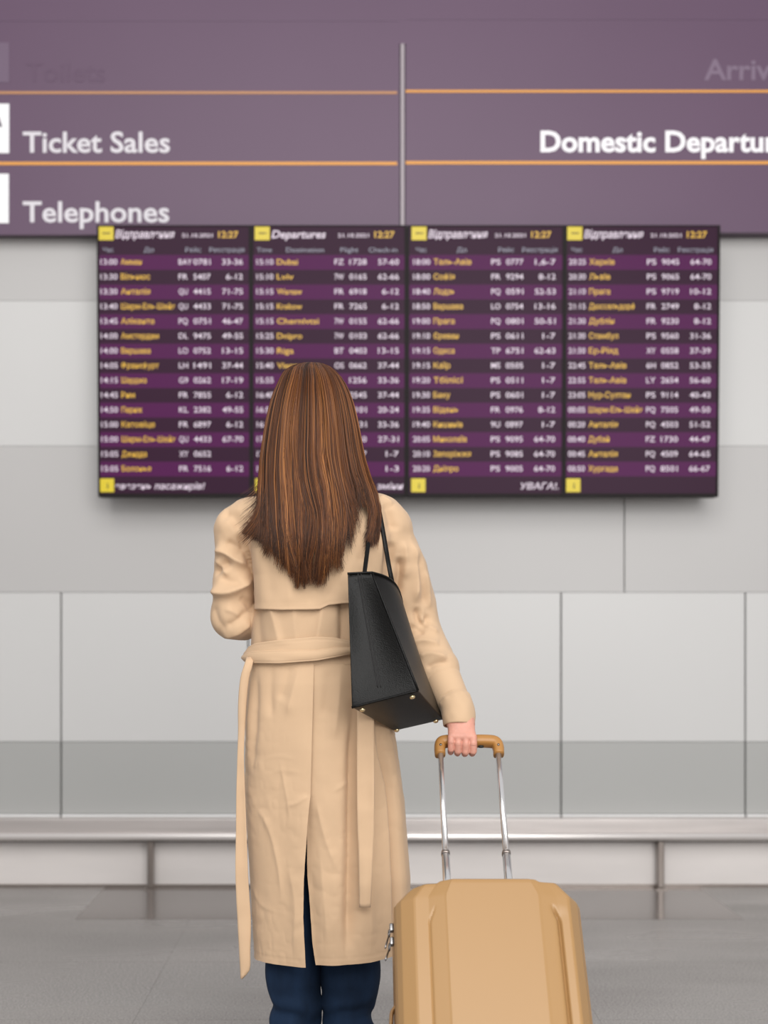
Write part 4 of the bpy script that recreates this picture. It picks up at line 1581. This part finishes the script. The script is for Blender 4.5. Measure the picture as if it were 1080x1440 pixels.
def stud(c, nrm, r):
    nrm = np.array(nrm, float)
    nrm /= np.linalg.norm(nrm)
    path = [c + nrm * h for h in (0, 0.003, 0.0055, 0.0068)]
    tube('foot_stud', path, [r, r, r * .8, r * .3], m_brass, bag, sides=14, up=(0, 1, 0.2))


nb_ = np.cross(NBR - NBL, FBL - NBL)
nb_ = nb_ / np.linalg.norm(nb_)
if nb_[2] > 0:
    nb_ = -nb_
for (u, w) in ((0.12, 0.05), (0.88, 0.05), (0.12, 0.9), (0.88, 0.9)):
    c_ = (1 - w) * ((1 - u) * NBL + u * NBR) + w * ((1 - u) * FBL + u * FBR)
    stud(c_ + nb_ * 0.004, nb_, 0.0058)


def strap(path, w, name='strap'):
    p_ = catmull(np.array(path), 70)
    for _ in range(14):
        p_[1:-1, 1] = 0.25 * p_[:-2, 1] + 0.5 * p_[1:-1, 1] + 0.25 * p_[2:, 1]
    tube(name, p_, w, m_leather, bag, rb=0.0022, sides=10, up=strap_up(p_), power=0.7)


def strap_up(p_):
    u_ = np.tile(np.array((0.25, -1.0, 0.3)), (len(p_), 1))
    z_ = (p_[:, 2] - bz_(720)) / 0.05
    top = np.clip(z_, 0, 1)[:, None]
    u_ = u_ * (1 - top) + np.array((0.2, -0.2, 1.0)) * top
    fr = p_[:, 1] > 3.08
    u_[fr] = (0.3, 1.0, 0.2)
    return u_


def surf(px, py, off=0.006):
    y = coat_hit(px, py)
    y = 3.0 if y is None else y
    return np.array((bx_(px), y - off, bz_(py)))


yt = bz_(682)
s1 = [surf(527, 702, .012), surf(531, 718, .012), surf(536, 745, .014), surf(541, 775, .020), P3(548, 800, 2.915), P3(553.5, 826, 2.93), P3(563, 856, 2.955), P3(568.5, 867, 2.975)]
shoulder_top = [np.array((bx_(526), 3.16, bz_(760))), np.array((bx_(523), 3.15, bz_(712))), np.array((bx_(522.5), 3.115, bz_(690))), np.array((bx_(524), 3.045, bz_(684))), np.array((bx_(525), 2.985, bz_(690)))]
front = [FTR + np.array((-0.006, 0.10, 0.02)), np.array((bx_(545), 3.17, bz_(830)))]
strap([front[0], front[1]] + shoulder_top + s1, 0.0052)
s2 = [surf(520.5, 708, .012), surf(519.5, 730, .012), surf(518, 755, .014), P3(516.5, 775, 2.895), P3(513.5, 798, 2.865), P3(512, 812, 2.835)]
sh2 = [np.array((bx_(515), 3.165, bz_(780))), np.array((bx_(514), 3.155, bz_(712))), np.array((bx_(514), 3.115, bz_(688))), np.array((bx_(516), 3.045, bz_(683))), np.array((bx_(519), 2.985, bz_(690)))]
strap([FTL + np.array((0.0, 0.12, 0.03))] + sh2 + s2, 0.0048)

# ------------------------------------------------------------------ suitcase
TH = math.radians(38)
D0, Z0 = 2.95, GRIP[2]
# local frame: x width, z along the poles (0 = grip axis, negative towards the wheels), y away from the viewer's side
case = thing('suitcase', 'gold hard shell suitcase tilted on its wheels, held by the woman', 'suitcase', (PX(659, D0), D0, Z0))
case.rotation_euler = (-TH, 0, 0)
PS = 0.0625                       # half distance of the poles
zt = -0.425                       # top end of the case
WR = 0.026                        # wheel radius
zb = (WR - Z0 - 0.012 * math.sin(TH)) / math.cos(TH) + 0.040   # bottom end: the rear wheels stand on the floor
TF = 0.185                        # front face stands this far in front of the poles
HWc = 0.176


def chamfer_outline(hw, z1, z0, c, cb):
    return [(-hw, z0 + cb), (-hw + cb, z0), (hw - cb, z0), (hw, z0 + cb), (hw, z1 - c), (hw - c * 1.05, z1), (-hw + c * 1.05, z1), (-hw, z1 - c)]


# front shell: relief map over the outline
nu, nv = 321, 141
U = np.linspace(-1, 1, nu)
Wv = np.linspace(0, 1, nv)
prof_x = [-1.0, -0.985, -0.93, -0.80, -0.775, -0.64, -0.47, -0.45, 0.52, 0.55, 0.72, 0.83, 0.86, 0.96, 0.99, 1.0]
prof_y = [0.060, 0.045, 0.030, 0.0145, 0.0130, 0.0112, 0.0015, 0.0, 0.0, 0.0012, 0.0062, 0.0085, 0.0110, 0.036, 0.052, 0.060]
fv = []
hz = zt - zb
for w in Wv:
    z = zb + hz * w
    dz = min(w * hz, (1 - w) * hz)
    cz = max(0.0, 0.036 - dz)                      # chamfered corners
    hw_ = HWc - cz * 0.95
    for u in U:
        du = u
        # grooves start a little below the top end, leaning in
        ztop = (1 - w) * hz
        g = np.clip((ztop - 0.055) / 0.018, 0, 1) * np.clip((w * hz - 0.055) / 0.018, 0, 1)
        lean = np.clip((0.085 - min(ztop, w * hz)) / 0.03, 0, 1) * 0.10
        y = np.interp(u, prof_x, prof_y)
        y += g * (0.0022 * math.exp(-((u + 0.635 - lean * 0.7) / 0.010)**2) + 0.0075 * math.exp(-((u - 0.725 + lean * 0.7) / 0.018)**2))
        y += g * 0.0030 * (1 / (1 + math.exp(-(u - 0.70 + lean * 0.7) / 0.010))) * (1 - np.clip((u - 0.74) / 0.1, 0, 1))
        # round over the top and bottom ends; the middle stands a little higher
        mid = 1.0 if abs(u) < 0.60 else max(0.0, 1 - (abs(u) - 0.60) / 0.05)
        e_ = np.clip(dz / 0.011, 0, 1)
        y += (1 - math.sqrt(max(0, 1 - (1 - e_)**2))) * (0.036)
        zx = z + (0.0045 * mid if w > 0.5 else -0.0045 * mid) * (1 - np.clip(dz / 0.05, 0, 1))
        fv.append((u * hw_, -TF + y, zx))
fv = np.array(fv)
m_case_o = build('front_shell', fv, grid_faces(nu, nv), m_case, case, smooth=True, local=True)
ang = m_case_o.modifiers.new('edge', 'EDGE_SPLIT')
ang.split_angle = math.radians(26)


def prism(name, outline, y0, y1, m, bev=0.0):
    k = len(outline)
    v = [(x, y0, z) for x, z in outline] + [(x, y1, z) for x, z in outline]
    f = [tuple(range(k)), tuple(range(2 * k - 1, k - 1, -1))] + [(i + k, (i + 1) % k + k, (i + 1) % k, i) for i in range(k)]
    o = build(name, v, f, m, case, local=True)
    if bev:
        bevel(o, bev, 3)
    return o


oc = chamfer_outline(HWc, zt, zb, 0.036, 0.036)
oc_in = chamfer_outline(HWc - 0.003, zt - 0.003, zb + 0.003, 0.036, 0.036)
prism('front_rim', oc, -TF + 0.052, -TF + 0.078, m_case_rim, 0.003)
prism('zip_tape', oc_in, -TF + 0.078, -TF + 0.100, m_case_gap)
prism('zip_teeth', chamfer_outline(HWc - 0.0012, zt - 0.0012, zb + 0.0012, 0.036, 0.036), -TF + 0.0875, -TF + 0.0905, m_zip)
prism('back_shell', oc, -TF + 0.100, 0.012, m_case_rim, 0.010)
# poles: slim upper tube in a wider lower tube, plus handle
for s_ in (-1, 1):
    x0 = s_ * PS
    pole = tube('pole', [(x0, 0, -0.012), (x0, 0, zt + 0.14)], 0.0062, m_chrome, case, rb=0.0088, sides=24, up=(0, 1, 0), power=0.7, local=True)
    tube('pole_sleeve', [(x0, 0, zt + 0.150), (x0, 0, zt - 0.02)], 0.0082, m_chrome, case, rb=0.0105, sides=24, up=(0, 1, 0), power=0.7, local=True)
    tube('pole_collar', [(x0, 0, zt + 0.1535), (x0, 0, zt + 0.147)], 0.0090, m_post, case, rb=0.0112, sides=20, up=(0, 1, 0), power=0.7, local=True)
    for kz_ in (0.06, 0.075):
        tube('pole_rivet', [(x0 + 0.004, -0.0105, zt + kz_), (x0 + 0.004, -0.0120, zt + kz_)], 0.0016, m_rubber, case, sides=8, up=(1, 0, 0), local=True)
    tube('handle_screw', [(x0, -0.0150, -0.018), (x0, -0.0172, -0.018)], 0.0026, m_zip, case, sides=12, up=(1, 0, 0), local=True)
gp = catmull([(-PS - 0.001, 0, -0.034), (-PS - 0.001, 0, -0.016), (-PS + 0.003, 0, -0.003), (-PS + 0.016, 0, 0.0008), (0, 0, 0.0012), (PS - 0.018, 0, 0.0008), (PS - 0.004, 0, -0.003), (PS + 0.001, 0, -0.016), (PS + 0.001, 0, -0.034)], 70)
s_ar = np.linspace(-1, 1, 70)
ra_ = np.interp(np.abs(s_ar), [0, .55, .75, 1], [.0125, .0125, .0125, .0115])
grip = tube('handle', gp, ra_, m_case_h, case, rb=np.full(70, 0.0150), sides=24, up=(0, 1, 0), power=0.75, local=True)
tube('release_button', [(PS * 0.42, 0, -0.0105), (PS * 0.42, 0, -0.0145)], 0.006, m_rubber, case, rb=0.003, sides=14, up=(0, 1, 0), local=True)
# carry handle on the left side, wheels
tube('side_handle', catmull([(-HWc + 0.002, -0.05, zt - 0.20), (-HWc - 0.006, -0.05, zt - 0.215), (-HWc - 0.006, -0.05, zt - 0.31), (-HWc + 0.002, -0.05, zt - 0.325)], 24), 0.004, m_case_rim, case, rb=0.011, sides=12, up=(0, 1, 0), local=True)
for sx_ in (-1, 1):
    for yy_, nm in ((-0.012, 'back'), (-TF + 0.055, 'front')):
        hub = np.array((sx_ * (HWc - 0.045), yy_, zb - 0.040))
        tube('wheel_housing', [hub + (0, 0, 0.046), hub + (0, 0, 0.012)], [0.028, 0.020], m_rubber, case, sides=20, up=(0, 1, 0), local=True)
        tube('wheel', [hub + (-0.011, 0, 0), hub + (0.011, 0, 0)], WR, m_rubber, case, sides=28, up=(0, 1, 0), local=True)
# zip pulls: ring, link and tab hanging from the zip on the left side
for k, (dz, ll) in enumerate(((-0.062, 0.030), (-0.090, 0.026))):
    x0 = -HWc - 0.004
    y0 = -TF + 0.089
    zz0 = zt + dz
    box('zip_slider', x0 - 0.004, x0 + 0.004, y0 - 0.006, y0 + 0.006, zz0 - 0.008, zz0 + 0.008, m_zip, case, bev=0.002, local=True)
    a = np.linspace(0, 2 * math.pi, 22)
    ring = np.c_[x0 - 0.005 + 0.001 * np.cos(a), y0 - 0.007 * np.cos(a) - 0.002, zz0 - 0.012 + 0.007 * np.sin(a)]
    tube('zip_ring', ring, 0.0014, m_zip, case, sides=8, up=(1, 0, 0.01), local=True)
    tab = [(x0 - 0.006, y0 - 0.004, zz0 - 0.018), (x0 - 0.011, y0 - 0.012, zz0 - 0.018 - ll * .7), (x0 - 0.013, y0 - 0.016, zz0 - 0.018 - ll)]
    tube('zip_pull', tab, [0.0022, 0.0036, 0.0026], m_zip, case, rb=[0.0015, 0.0018, 0.0015], sides=10, up=(1, 0, 0), local=True)
